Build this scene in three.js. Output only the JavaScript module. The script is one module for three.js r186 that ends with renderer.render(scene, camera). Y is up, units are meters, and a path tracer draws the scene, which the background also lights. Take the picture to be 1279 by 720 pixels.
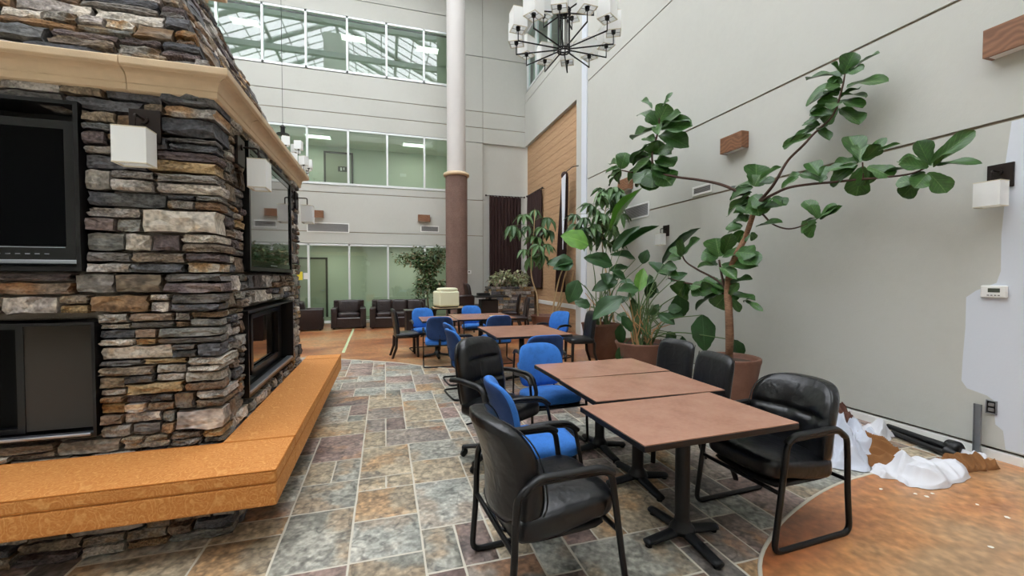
import * as THREE from 'three';
import { RoundedBoxGeometry } from 'three/addons/geometries/RoundedBoxGeometry.js';
import { mergeGeometries, mergeVertices } from 'three/addons/utils/BufferGeometryUtils.js';
import { RectAreaLightUniformsLib } from 'three/addons/lights/RectAreaLightUniformsLib.js';

// ------------------------------------------------------------------ camera, sky, exposure
RectAreaLightUniformsLib.init();
const scene = new THREE.Scene();
const camera = new THREE.PerspectiveCamera(68.68, 1279 / 720, 0.05, 200);
camera.position.set(0, 1.55, 0);
camera.rotation.order = 'YXZ';
camera.rotation.set(THREE.MathUtils.degToRad(-1.5), THREE.MathUtils.degToRad(-16.8), 0);
scene.background = new THREE.Color().setRGB(3.08, 3.2, 3.38);            // even overcast sky above the glass roof
const renderer = new THREE.WebGLRenderer({ antialias: true });
renderer.toneMapping = THREE.LinearToneMapping;
renderer.toneMappingExposure = 2.2;
renderer.shadowMap.enabled = true;

// ------------------------------------------------------------------ helpers
const PI = Math.PI, TAU = PI * 2;
const V = (x, y, z) => new THREE.Vector3(x, y, z);
function rngOf(seed) { let a = seed >>> 0; return () => { a = (a + 0x6D2B79F5) >>> 0; let t = a; t = Math.imul(t ^ (t >>> 15), t | 1); t ^= t + Math.imul(t ^ (t >>> 7), t | 61); return ((t ^ (t >>> 14)) >>> 0) / 4294967296; }; }
const clamp = (x, a = 0, b = 1) => Math.min(b, Math.max(a, x));
const mixf = (a, b, t) => a + (b - a) * t;
const sstep = (a, b, x) => { const t = clamp((x - a) / (b - a)); return t * t * (3 - 2 * t); };
// periodic value noise on the unit square
const HASH = (() => { const r = rngOf(77), a = new Float32Array(65536); for (let i = 0; i < 65536; i++) a[i] = r(); return a; })();
function vnoise(x, y, px, py, seed) {
  const xi = Math.floor(x), yi = Math.floor(y), fx = x - xi, fy = y - yi, ux = fx * fx * (3 - 2 * fx), uy = fy * fy * (3 - 2 * fy);
  const h = (a, b) => HASH[((((a % px) + px) % px) * 157 + (((b % py) + py) % py) * 1013 + seed * 7919) & 65535];
  return mixf(mixf(h(xi, yi), h(xi + 1, yi), ux), mixf(h(xi, yi + 1), h(xi + 1, yi + 1), ux), uy);
}
function fbm(u, v, f, oct, seed, fy = f) { let s = 0, a = 0.5, n = 0; for (let o = 0; o < oct; o++) { s += a * vnoise(u * f, v * fy, f, fy, seed + o); n += a; a *= 0.5; f *= 2; fy *= 2; } return s / n; }
function tex(size, metres, fn, srgb = true) {
  const d = new Uint8Array(size * size * 4);
  for (let y = 0; y < size; y++) for (let x = 0; x < size; x++) {
    const c = fn((x + 0.5) / size, (y + 0.5) / size), k = (y * size + x) * 4;
    if (typeof c === 'number') { d[k] = d[k + 1] = d[k + 2] = clamp(c) * 255; } else { d[k] = clamp(c[0]) * 255; d[k + 1] = clamp(c[1]) * 255; d[k + 2] = clamp(c[2]) * 255; }
    d[k + 3] = 255;
  }
  const t = new THREE.DataTexture(d, size, size, THREE.RGBAFormat);
  t.wrapS = t.wrapT = THREE.RepeatWrapping; t.magFilter = THREE.LinearFilter; t.minFilter = THREE.LinearMipmapLinearFilter; t.generateMipmaps = true;
  if (srgb) t.colorSpace = THREE.SRGBColorSpace;
  t.repeat.set(1 / metres, 1 / metres); t.needsUpdate = true;
  return t;
}
const ramp = (stops, t) => { t = clamp(t) * (stops.length - 1); const i = Math.min(stops.length - 2, Math.floor(t)), f = t - i; return stops[i].map((c, k) => mixf(c, stops[i + 1][k], f) / 255); };
const mul = (c, k) => c.map((x) => x * k);
const mix3 = (a, b, t) => a.map((x, i) => mixf(x, b[i], t));

// box-projected uv in metres, faces kept apart
function boxUV(g0, ox = 0, oy = 0) {
  const g = g0.index ? g0.toNonIndexed() : g0, p = g.attributes.position, uv = new Float32Array(p.count * 2);
  const a = V(), b = V(), c = V(), n = V();
  for (let i = 0; i < p.count; i += 3) {
    a.fromBufferAttribute(p, i); b.fromBufferAttribute(p, i + 1); c.fromBufferAttribute(p, i + 2);
    n.copy(b).sub(a).cross(c.clone().sub(a)); const x = Math.abs(n.x), y = Math.abs(n.y), z = Math.abs(n.z);
    [a, b, c].forEach((q, k) => { const [u, v] = y >= x && y >= z ? [q.x, q.z] : x >= z ? [q.z, q.y] : [q.x, q.y]; uv[(i + k) * 2] = u + ox; uv[(i + k) * 2 + 1] = v + oy; });
  }
  g.setAttribute('uv', new THREE.BufferAttribute(uv, 2));
  return g;
}
function xf(g, x = 0, y = 0, z = 0, rx = 0, ry = 0, rz = 0) { return g.applyMatrix4(new THREE.Matrix4().compose(V(x, y, z), new THREE.Quaternion().setFromEuler(new THREE.Euler(rx, ry, rz)), V(1, 1, 1))); }
const box = (w, h, d, x = 0, y = 0, z = 0) => boxUV(xf(new THREE.BoxGeometry(w, h, d), x, y, z));
const span = (x0, x1, y0, y1, z0, z1) => box(x1 - x0, y1 - y0, z1 - z0, (x0 + x1) / 2, (y0 + y1) / 2, (z0 + z1) / 2);
const rbox = (w, h, d, r, x = 0, y = 0, z = 0, s = 2) => boxUV(xf(new RoundedBoxGeometry(w, h, d, s, Math.min(r, w / 2.01, h / 2.01, d / 2.01)), x, y, z));
const cyl = (r0, r1, h, x = 0, y = 0, z = 0, n = 20) => boxUV(xf(new THREE.CylinderGeometry(r1, r0, h, n), x, y + h / 2, z));
function join(list) {
  return mergeGeometries(list.map((g) => { let q = g.index ? g.toNonIndexed() : g; if (!q.attributes.normal) { q = q.clone(); q.computeVertexNormals(); } if (!q.attributes.uv) boxUV(q); for (const k of Object.keys(q.attributes)) if (!['position', 'normal', 'uv'].includes(k)) q.deleteAttribute(k); return q; }));
}
function smooth(g) { for (const k of ['normal', 'uv']) g.deleteAttribute(k); const m = mergeVertices(g, 1e-4); m.computeVertexNormals(); return boxUV(m); }
// rounded, pillowy block; def(point, unitPoint) bends it
function puff(w, h, d, p = 5, n = [12, 12, 6], def) {
  const g = new THREE.BoxGeometry(2, 2, 2, ...n), a = g.attributes.position, c = V(), u = V();
  for (let i = 0; i < a.count; i++) {
    c.fromBufferAttribute(a, i); u.copy(c);
    const inf = Math.max(Math.abs(c.x), Math.abs(c.y), Math.abs(c.z)), pn = (Math.abs(c.x) ** p + Math.abs(c.y) ** p + Math.abs(c.z) ** p) ** (1 / p);
    c.multiplyScalar(inf / pn); u.copy(c); c.set(c.x * w / 2, c.y * h / 2, c.z * d / 2);
    if (def) def(c, u);
    a.setXYZ(i, c.x, c.y, c.z);
  }
  return smooth(g);
}
// a path with rounded corners
function bent(pts, r, n = 5) {
  const out = [pts[0].clone()];
  for (let i = 1; i < pts.length - 1; i++) {
    const a = pts[i - 1].clone().sub(pts[i]), b = pts[i + 1].clone().sub(pts[i]), la = a.length(), lb = b.length(), k = Math.min(r, la * 0.48, lb * 0.48);
    const A = pts[i].clone().addScaledVector(a, k / la), B = pts[i].clone().addScaledVector(b, k / lb);
    for (let j = 0; j <= n; j++) { const t = j / n; out.push(A.clone().multiplyScalar((1 - t) ** 2).addScaledVector(pts[i], 2 * t * (1 - t)).addScaledVector(B, t * t)); }
  }
  out.push(pts[pts.length - 1].clone());
  return out;
}
const spline = (pts, n = 24) => new THREE.CatmullRomCurve3(pts).getPoints(n);
// tube of radius r (number or function of 0..1) swept along points; sq flattens it
function sweep(pts, r, sides = 8, sq = 1) {
  const pos = [], idx = [], N = pts.length, rad = typeof r === 'function' ? r : () => r;
  let nrm = V(0, 1, 0.01);
  for (let i = 0; i < N; i++) {
    const t = pts[Math.min(N - 1, i + 1)].clone().sub(pts[Math.max(0, i - 1)]).normalize();
    if (i === 0 && Math.abs(t.y) > 0.9) nrm.set(1, 0, 0.01);
    nrm.addScaledVector(t, -nrm.dot(t)).normalize();
    const b = t.clone().cross(nrm), R = rad(i / (N - 1));
    for (let k = 0; k < sides; k++) { const a = (k / sides) * TAU, q = pts[i].clone().addScaledVector(nrm, Math.cos(a) * R * sq).addScaledVector(b, Math.sin(a) * R); pos.push(q.x, q.y, q.z); }
    if (i) for (let k = 0; k < sides; k++) { const p = (i - 1) * sides + k, q = (i - 1) * sides + (k + 1) % sides; idx.push(p, q, p + sides, q, q + sides, p + sides); }
  }
  for (const e of [0, N - 1]) { const c = pos.length / 3; pos.push(pts[e].x, pts[e].y, pts[e].z); for (let k = 0; k < sides; k++) { const p = e * sides + k, q = e * sides + (k + 1) % sides; e ? idx.push(p, q, c) : idx.push(q, p, c); } }
  const g = new THREE.BufferGeometry(); g.setAttribute('position', new THREE.Float32BufferAttribute(pos, 3)); g.setIndex(idx); g.computeVertexNormals();
  return boxUV(g);
}
const lathe = (prof, n = 28) => boxUV(new THREE.LatheGeometry(prof.map(([r, y]) => new THREE.Vector2(r, y)), n));

// names, parts, things
const used = {};
function numbered(n) { if (used[n] === undefined) { used[n] = 0; return n; } used[n]++; return n + '_' + String(used[n]).padStart(3, '0'); }
function mesh(name, g, m, parent) { const o = new THREE.Mesh(g, m); o.name = name; o.castShadow = o.receiveShadow = true; parent.add(o); return o; }
function thing(name, label, category, x = 0, y = 0, z = 0, turn = 0, group) {
  const o = new THREE.Group(); o.name = numbered(name); o.position.set(x, y, z); o.rotation.y = turn; o.userData = { label, category };
  if (group) o.userData.group = group;
  scene.add(o); return o;
}
function single(name, g, m, label, category, group, kind) {
  const o = mesh(numbered(name), g, m, scene); o.userData = { label, category }; if (group) o.userData.group = group; if (kind) o.userData.kind = kind; return o;
}
function structure(name) { const o = new THREE.Group(); o.name = name; o.userData.kind = 'structure'; scene.add(o); return o; }
function copyOf(src, x, y, z, turn, label, group) {
  const o = src.clone(); o.name = numbered(src.name.replace(/_\d{3}$/, '')); o.position.set(x, y, z); o.rotation.y = turn; o.userData = { ...src.userData, label }; if (group) o.userData.group = group; scene.add(o); return o;
}

// ------------------------------------------------------------------ materials
const M = {};
const std = (o) => new THREE.MeshStandardMaterial({ roughness: 0.8, ...o });
const phys = (o) => new THREE.MeshPhysicalMaterial({ roughness: 0.5, ...o });
const lin = (r, g, b) => new THREE.Color().setRGB(r, g, b);
const B = {};
B.plaster = tex(512, 1.2, (u, v) => 0.5 * fbm(u, v, 24, 4, 1) + 0.5 * fbm(u, v, 96, 2, 5), false);
B.cleft = tex(512, 0.9, (u, v) => { const w = fbm(u, v, 4, 4, 11), r = 1 - Math.abs(2 * fbm(u + 0.05 * w, v, 6, 5, 12) - 1); return 0.55 * r + 0.45 * fbm(u, v, 14, 5, 13); }, false);
B.leather = tex(1024, 0.6, (u, v) => { const w = fbm(u, v, 4, 3, 21), c = 1 - Math.abs(2 * fbm(u + 0.1 * w, v + 0.1 * w, 7, 3, 22) - 1), g = fbm(u, v, 110, 2, 24); return 0.8 * sstep(0.55, 1, c) + 0.12 * g + 0.08 * w; }, false);
B.rock = tex(512, 0.32, (u, v) => { const w = fbm(u, v, 4, 3, 25), r = 1 - Math.abs(2 * fbm(u + 0.08 * w, v, 5, 5, 26, 9) - 1); return 0.5 * r + 0.5 * fbm(u, v, 10, 5, 27, 16); }, false);
B.weave = tex(256, 0.08, (u, v) => 0.35 + 0.4 * Math.abs(Math.sin(u * PI * 32) * Math.cos(v * PI * 32)) + 0.25 * fbm(u, v, 32, 2, 31), false);
B.grit = tex(512, 0.5, (u, v) => 0.4 * fbm(u, v, 64, 2, 41) + 0.6 * fbm(u, v, 128, 1, 42), false);
const wallTone = tex(512, 3.4, (u, v) => { const n = fbm(u, v, 3, 5, 51), k = 0.965 + 0.05 * n + 0.015 * fbm(u, v, 64, 2, 52); return [k, k, k * 0.997]; });
M.wall = std({ color: 0xc2c2bb, map: wallTone, bumpMap: B.plaster, bumpScale: 0.0012, roughness: 0.9 });
M.reveal = std({ color: 0x8a7d68, roughness: 0.7 });
M.primer = std({ color: 0xd3d8e0, bumpMap: B.plaster, bumpScale: 0.0008, roughness: 0.85 });
M.white = std({ color: 0xe8e8e4, roughness: 0.55 });
M.mullion = std({ color: 0xe4e8e8, roughness: 0.35, metalness: 0.2 });
M.darkTrim = std({ color: 0x3a3632, roughness: 0.6 });
M.ceiling = std({ color: 0xd8d6ce, roughness: 0.95 });
M.corridor = std({ color: 0xd6d8cc, roughness: 0.9 });
M.corridorFloor = std({ color: 0x8b8a7c, roughness: 0.8 });
M.corridorDoor = std({ color: 0xa7a796, roughness: 0.6 });
M.glass = phys({ color: 0xc9e6de, transmission: 1, thickness: 0, roughness: 0.02, ior: 2.1, metalness: 0 });
M.roofGlass = phys({ color: 0xf4f4f4, transmission: 1, thickness: 0, roughness: 0.0, ior: 1.45 });
M.steel = std({ color: 0xb9bcbb, roughness: 0.5, metalness: 0.1 });
M.lampPanel = std({ color: 0xffffff, emissive: 0xfff6e4, emissiveIntensity: 1.3 });
M.blackMetal = std({ color: 0x0c0c0e, roughness: 0.38, metalness: 0.2, bumpMap: B.grit, bumpScale: 0.0002 });
M.castIron = std({ color: 0x131518, roughness: 0.5, metalness: 0.25, bumpMap: B.grit, bumpScale: 0.0006 });
M.blackPlastic = std({ color: 0x0c0c0e, roughness: 0.45 });
const leatherTone = tex(256, 0.6, (u, v) => { const k = 0.85 + 0.3 * fbm(u, v, 6, 4, 61); return [k, k, k]; });
M.leather = phys({ color: 0x0f1013, map: leatherTone, roughness: 0.28, bumpMap: B.leather, bumpScale: 0.0018, specularIntensity: 1 });
M.leatherBrown = phys({ color: 0x2a1e1d, map: leatherTone, roughness: 0.36, bumpMap: B.leather, bumpScale: 0.003 });
M.leatherPlain = phys({ color: 0x111215, map: leatherTone, roughness: 0.36, bumpMap: B.leather, bumpScale: 0.0015 });
M.cream = phys({ color: 0xe6e6c6, roughness: 0.5, bumpMap: B.leather, bumpScale: 0.0006 });
M.stitch = std({ color: 0x121316, roughness: 0.6 });
const blueTone = tex(256, 0.35, (u, v) => { const k = 0.84 + 0.2 * fbm(u, v, 8, 4, 71) + 0.08 * fbm(u, v, 64, 1, 72); return [k, k, k]; });
M.blue = phys({ color: 0x3474c4, map: blueTone, roughness: 0.95, bumpMap: B.weave, bumpScale: 0.0006, sheen: 0.4, sheenColor: lin(0.2, 0.32, 0.6) });
M.navy = phys({ color: 0x263f6e, map: blueTone, roughness: 0.95, bumpMap: B.weave, bumpScale: 0.0006 });
const lamTone = tex(512, 0.7, (u, v) => { const n = fbm(u, v, 5, 5, 81), f = fbm(u, v, 40, 3, 82); return ramp([[138, 98, 81], [164, 121, 101], [178, 136, 115]], 0.25 + 0.6 * n + 0.3 * (f - 0.5)); });
M.laminate = phys({ map: lamTone, roughness: 0.26, bumpMap: B.grit, bumpScale: 0.0002 });
M.darkWood = std({ color: 0x231a17, roughness: 0.45 });
const woodMap = (a, b, seed, m = 0.6) => tex(512, m, (u, v) => { const w = fbm(u, v, 3, 3, seed), g = 0.5 + 0.5 * Math.sin((v * 22 + w * 6 + 0.15 * fbm(u, v, 4, 2, seed + 3, 64)) * TAU / 2); return mix3(mul(a, 1 / 255), mul(b, 1 / 255), 0.6 * g + 0.4 * fbm(u, v, 4, 4, seed + 7, 48)); });
M.woodBox = std({ map: woodMap([110, 72, 48], [148, 104, 74], 91), roughness: 0.5 });
M.siding = [0, 1, 2].map((k) => std({ map: woodMap([180, 144, 108], [194, 158, 122], 101 + k * 9, 1.4), roughness: 0.7 }));
M.tanTop = std({ map: woodMap([170, 142, 108], [196, 168, 132], 140, 1.2), roughness: 0.45 });
// the orange damask: interlocking curls woven a little lighter than the ground
const damask = (u, v) => { const wu = u + 0.09 * (fbm(u, v, 5, 3, 151) - 0.5), wv = v + 0.09 * (fbm(u, v, 5, 3, 155) - 0.5), n = fbm(wu, wv, 7, 2, 158), l = Math.abs(((n * 9) % 1) - 0.5) * 2, fine = fbm(u, v, 90, 2, 159); return [sstep(0.62, 0.9, l), fine]; };
M.damask = phys({ map: tex(1024, 0.6, (u, v) => { const [l, f] = damask(u, v); return mix3(mul([196, 122, 54], 1 / 255), mul([222, 162, 94], 1 / 255), clamp(0.5 * l + 0.9 * (f - 0.3))); }), bumpMap: tex(1024, 0.6, (u, v) => { const [l, f] = damask(u, v); return 0.6 * l + 0.4 * f; }, false), bumpScale: 0.0012, roughness: 0.8, sheen: 0.3, sheenColor: lin(0.6, 0.35, 0.12) });
M.piping = std({ color: 0xb06a22, roughness: 0.85 });
// stone, slate, concrete
const stoneMap = (seed, stain) => tex(512, 0.8, (u, v) => { const n = fbm(u, v, 5, 5, seed), s = fbm(u, v, 4, 4, seed + 8), f = fbm(u, v, 60, 2, seed + 15), k = 0.55 + 0.6 * n + 0.5 * (f - 0.5); return mix3([k, k, k * 0.99], mul(stain, k / 255), 0.75 * sstep(0.5, 0.68, s)); });
const stoneMaps = [stoneMap(201, [214, 168, 118]), stoneMap(231, [190, 190, 200]), stoneMap(261, [236, 178, 110])];
const STONE_TONES = [0x8b8984, 0x6d6d6e, 0x97908a, 0x7b7673, 0xa4917a, 0xb2966e, 0x947e6c, 0x83736f, 0x66656a, 0xaca49a, 0xa27f5c, 0xd6ccc0, 0xc8c0ba, 0xdacec0];
M.stones = STONE_TONES.map((c, i) => std({ color: c, map: stoneMaps[i % 3], bumpMap: B.rock, bumpScale: 0.016, roughness: 0.9 }));
M.stoneCore = std({ color: 0x8a8074, bumpMap: B.grit, bumpScale: 0.002, roughness: 1 });
M.castStone = std({ color: 0xdac1a0, map: tex(256, 0.8, (u, v) => { const k = 0.93 + 0.1 * fbm(u, v, 8, 4, 291); return [k, k, k]; }), bumpMap: B.grit, bumpScale: 0.0005, roughness: 0.8 });
const slateMap = (seed, stops, rust) => tex(512, 1.1, (u, v) => {
  const w = fbm(u, v, 3, 4, seed), n = fbm(u + 0.12 * w, v + 0.1 * w, 5, 5, seed + 4), s = fbm(u, v, 4, 5, seed + 9), f = fbm(u, v, 45, 3, seed + 14), vein = 1 - Math.abs(2 * fbm(u + 0.2 * w, v, 6, 4, seed + 20) - 1);
  let c = ramp(stops, 0.5 + 1.7 * (n - 0.5)); c = mix3(c, mul(rust, 1 / 255), 0.8 * sstep(0.54, 0.72, s)); return mul(c, 0.72 + 0.72 * f - 0.2 * sstep(0.9, 0.99, vein));
});
M.slates = [
  slateMap(301, [[106, 106, 98], [134, 132, 122], [156, 153, 142]], [150, 130, 106]),
  slateMap(331, [[98, 82, 78], [128, 108, 100], [150, 130, 120]], [150, 118, 94]),
  slateMap(361, [[124, 114, 100], [150, 136, 114], [168, 154, 130]], [162, 128, 92]),
  slateMap(391, [[94, 90, 86], [122, 112, 104], [146, 134, 122]], [150, 110, 82]),
  slateMap(421, [[126, 128, 120], [150, 149, 140], [168, 165, 154]], [146, 132, 116]),
  slateMap(451, [[82, 72, 70], [112, 96, 90], [136, 120, 108]], [148, 108, 76]),
].map((t) => std({ map: t, bumpMap: B.cleft, bumpScale: 0.01, roughness: 0.46 }));
M.grout = std({ color: 0xc9c2b2, bumpMap: B.grit, bumpScale: 0.001, roughness: 0.95 });
const stained = (seed, stops, grain) => tex(1024, 5, (u, v) => { const w = fbm(u, v, 3, 5, seed), n = fbm(u + 0.15 * w, v + 0.08 * w, 4, 6, seed + 7, 9), f = fbm(u, v, 120, 3, seed + 15); return mul(ramp(stops, 0.5 + 2.0 * (n - 0.5)), 1 + grain * (f - 0.5)); });
M.concrete = phys({ map: stained(501, [[126, 74, 46], [158, 99, 62], [180, 126, 80], [168, 134, 98]], 0.42), roughness: 0.33, bumpMap: B.grit, bumpScale: 0.0003 });
M.columnPaint = std({ color: 0xcbc6c2, roughness: 0.7, bumpMap: B.plaster, bumpScale: 0.0006 });
M.columnStucco = std({ map: tex(512, 0.8, (u, v) => { const n = fbm(u, v, 70, 3, 561), m = fbm(u, v, 5, 4, 565); return ramp([[92, 70, 62], [124, 98, 88], [152, 126, 116]], 0.2 + 0.65 * n + 0.3 * (m - 0.5)); }), bumpMap: B.grit, bumpScale: 0.006, roughness: 0.95 });
M.fabricShade = phys({ color: 0xfbfcfa, roughness: 0.95, transmission: 0.2, thickness: 0, bumpMap: B.weave, bumpScale: 0.0003 });
M.shadeRim = std({ color: 0xdcd4bc, roughness: 0.9 });
M.bronze = std({ color: 0x2b221f, roughness: 0.45, metalness: 0.5 });
M.screen = phys({ color: 0x050506, roughness: 0.05, ior: 1.9, clearcoat: 1, clearcoatRoughness: 0.02 });
M.screenMatte = phys({ color: 0x060709, roughness: 0.2, specularIntensity: 0.12 });
M.gloss = phys({ color: 0x0a0a0c, roughness: 0.12 });
M.meshScreen = std({ color: 0x3a3631, roughness: 0.85, bumpMap: B.weave, bumpScale: 0.001 });
M.brushed = std({ color: 0xa9adb6, roughness: 0.3, metalness: 0.9 });
M.galvanised = std({ color: 0x9a9da0, roughness: 0.45, metalness: 0.7, bumpMap: B.grit, bumpScale: 0.0004 });
M.vent = std({ color: 0xacaaa8, roughness: 0.6 });
M.ventDark = std({ color: 0x747270, roughness: 0.8 });
M.curtain = phys({ color: 0x35201d, roughness: 0.85, sheen: 0.3, sheenColor: lin(0.2, 0.1, 0.08), bumpMap: B.weave, bumpScale: 0.0004 });
M.lining = std({ color: 0xdfe2ea, roughness: 0.85 });
M.pot = std({ map: tex(512, 0.9, (u, v) => { const n = fbm(u, v, 6, 5, 601), f = fbm(u, v, 60, 2, 605); return ramp([[96, 60, 46], [116, 78, 62], [136, 98, 80]], 0.2 + 0.6 * n + 0.2 * f); }), roughness: 0.6, bumpMap: B.grit, bumpScale: 0.0005 });
M.soil = std({ color: 0x4a3b30, roughness: 1, bumpMap: B.cleft, bumpScale: 0.02 });
M.bark = std({ map: tex(256, 0.3, (u, v) => ramp([[86, 60, 44], [126, 92, 68], [150, 116, 90]], fbm(u, v, 6, 4, 621, 24))), roughness: 0.9, bumpMap: B.cleft, bumpScale: 0.006 });
M.darkBark = std({ color: 0x4a352b, roughness: 0.9, bumpMap: B.cleft, bumpScale: 0.004 });
M.cane = std({ color: 0xb59a72, roughness: 0.85, bumpMap: B.cleft, bumpScale: 0.004 });
M.petiole = std({ color: 0x5d7544, roughness: 0.6 });
M.dryStalk = std({ color: 0xb98f63, roughness: 0.8 });
// leaves: u runs base to tip, v across
const leafMap = (ground, vein, n, seed) => { const t = tex(512, 1, (u, v) => { const a = Math.abs(v - 0.5) * 2, mid = 1 - sstep(0.0, 0.05, a), side = 1 - sstep(0.06, 0.22, Math.abs((((u * n - a * 2.2) % 1) + 1) % 1 - 0.5) * 2), k = 0.8 + 0.4 * fbm(u, v, 6, 4, seed); return mix3(mul(ground, k / 255), mul(vein, 1 / 255), clamp(0.8 * mid + 0.35 * side)); }); return t; };
const leafM = (t, c) => phys({ map: t, color: c, roughness: 0.42, transmission: 0.22, thickness: 0, side: THREE.DoubleSide });
const figMap = leafMap([60, 100, 40], [138, 160, 108], 7, 641), strelMap = leafMap([48, 88, 42], [104, 138, 92], 30, 651);
M.figLeaves = [0xffffff, 0xd8ead0, 0xb6d0a8, 0xe6f0ea].map((c) => leafM(figMap, c));
M.strelLeaves = [0xffffff, 0xc8dcc0, 0xe4f0e8].map((c) => leafM(strelMap, c));
M.brightLeaf = leafM(leafMap([96, 146, 52], [140, 178, 84], 30, 661), 0xffffff);
M.scheffLeaves = [0x567844, 0x688a58, 0x48683e].map((c) => phys({ color: c, roughness: 0.4, transmission: 0.15, thickness: 0 }));
M.smallLeaf = phys({ color: 0xffffff, vertexColors: true, roughness: 0.5, transmission: 0.15, thickness: 0 });
M.whiteCloth = std({ color: 0xd4d4d8, roughness: 0.95, bumpMap: B.weave, bumpScale: 0.0004 });
M.greyCloth = std({ color: 0xbec2cc, roughness: 0.95, bumpMap: B.weave, bumpScale: 0.0004 });
M.ochreCloth = std({ color: 0x865a32, roughness: 0.95, bumpMap: B.weave, bumpScale: 0.0005 });
M.brownCloth = std({ color: 0x55352a, roughness: 0.95, bumpMap: B.weave, bumpScale: 0.0005 });
M.paper = std({ color: 0xeee3b0, roughness: 0.9 });
M.tape = std({ color: 0xb9c69c, roughness: 0.8 });
M.flake = std({ color: 0xe6e2d8, roughness: 0.9 });
M.yellowSign = std({ color: 0xd9c63a, roughness: 0.7 });
M.lcd = std({ color: 0x4c5348, roughness: 0.3 });
// ------------------------------------------------------------------ the setting
const XW = 4.95, ZB = -14.75, XL = -9.75, ZF = 6.3, TOP = 12;            // inner faces of the atrium's walls
const rest = (o) => { o.userData.kind = 'stuff'; return o; };

// floor: slate pieces in a grout bed, stained concrete along curved joints
const floor = structure('floor');
mesh('grout_bed', span(XL, XW + 0.3, -0.2, -0.0035, ZB - 0.3, ZF), M.grout, floor);
{
  const R = rngOf(9), m = 0.2, x0 = -2.4, z0 = -9.2, nx = 38, nz = 54, taken = new Uint8Array(nx * nz), sizes = [[2, 2], [3, 2], [2, 3], [2, 2], [2, 1], [1, 1], [1, 2], [3, 2], [2, 2], [1, 2]], list = [];
  const free = (i, k, w, h) => { for (let a = 0; a < w; a++) for (let b = 0; b < h; b++) if (i + a >= nx || k + b >= nz || taken[(k + b) * nx + i + a]) return false; return true; };
  for (let k = 0; k < nz; k++) for (let i = 0; i < nx; i++) {
    if (taken[k * nx + i]) continue;
    let s = [1, 1];
    for (let t = 0; t < 12; t++) { const q = sizes[Math.floor(R() * sizes.length)]; if (free(i, k, q[0], q[1])) { s = q; break; } }
    for (let a = 0; a < s[0]; a++) for (let b = 0; b < s[1]; b++) taken[(k + b) * nx + i + a] = 1;
    list.push([x0 + i * m, z0 + k * m, s[0] * m, s[1] * m, R(), R(), R()]);
  }
  // one slab shape per size and variant: worn top with soft edges
  const shapes = {};
  const slab = (w, d, k) => shapes[w + '|' + d + '|' + k] ??= (() => {
    const r = rngOf(Math.round(w * 1000 + d * 77 + k * 13)), g = 0.013, W = w - g, D = d - g, n = 4, pos = [], idx = [];
    for (let j = 0; j <= n; j++) for (let i = 0; i <= n; i++) { const e = i === 0 || j === 0 || i === n || j === n; pos.push((i / n - 0.5) * W + (e ? (r() - 0.5) * 0.004 : 0), e ? -0.003 : (r() - 0.5) * 0.0016, (j / n - 0.5) * D + (e ? (r() - 0.5) * 0.004 : 0)); }
    for (let j = 0; j < n; j++) for (let i = 0; i < n; i++) { const p = j * (n + 1) + i; idx.push(p, p + n + 1, p + 1, p + 1, p + n + 1, p + n + 2); }
    const ring = []; for (let i = 0; i < n; i++) ring.push(i); for (let j = 0; j < n; j++) ring.push(j * (n + 1) + n); for (let i = n; i > 0; i--) ring.push(n * (n + 1) + i); for (let j = n; j > 0; j--) ring.push(j * (n + 1));
    const b = pos.length / 3; ring.forEach((p) => pos.push(pos[p * 3], -0.02, pos[p * 3 + 2]));
    ring.forEach((p, i) => { const q = (i + 1) % ring.length; idx.push(p, ring[q], b + i, ring[q], b + q, b + i); });
    const o = new THREE.BufferGeometry(); o.setAttribute('position', new THREE.Float32BufferAttribute(pos, 3)); o.setIndex(idx); o.computeVertexNormals();
    const uvOff = [r() * 3, r() * 3]; return boxUV(o, ...uvOff);
  })();
  const seen = (t) => { const x = t[0] + t[2] / 2, z = t[1] + t[3] / 2, d = Math.hypot(x, z); if (z > -1.2 || x < -2 || (x < -0.9 && z < -3.2)) return 0; return t[2] * t[3] / (d * d * d); };
  list.sort((a, b) => seen(b) - seen(a));
  const others = [[], [], [], [], [], []];
  list.forEach((t, i) => {
    const v = Math.floor(t[5] * 3), k = t[4] < 0.15 ? 0 : t[4] < 0.36 ? 1 : t[4] < 0.54 ? 2 : t[4] < 0.72 ? 3 : t[4] < 0.9 ? 4 : 5, x = t[0] + t[2] / 2, z = t[1] + t[3] / 2;
    if (i < 300 && seen(t) > 0) { const o = mesh('slate_tile', slab(t[2], t[3], v), M.slates[k], floor); o.position.set(x, 0, z); }
    else others[k].push(xf(slab(t[2], t[3], v).clone(), x, 0, z));
  });
  const og = new THREE.Group(); others.forEach((l, k) => { if (l.length) rest(mesh('slate_paving', join(l), M.slates[k], floor)); });
}
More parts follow.
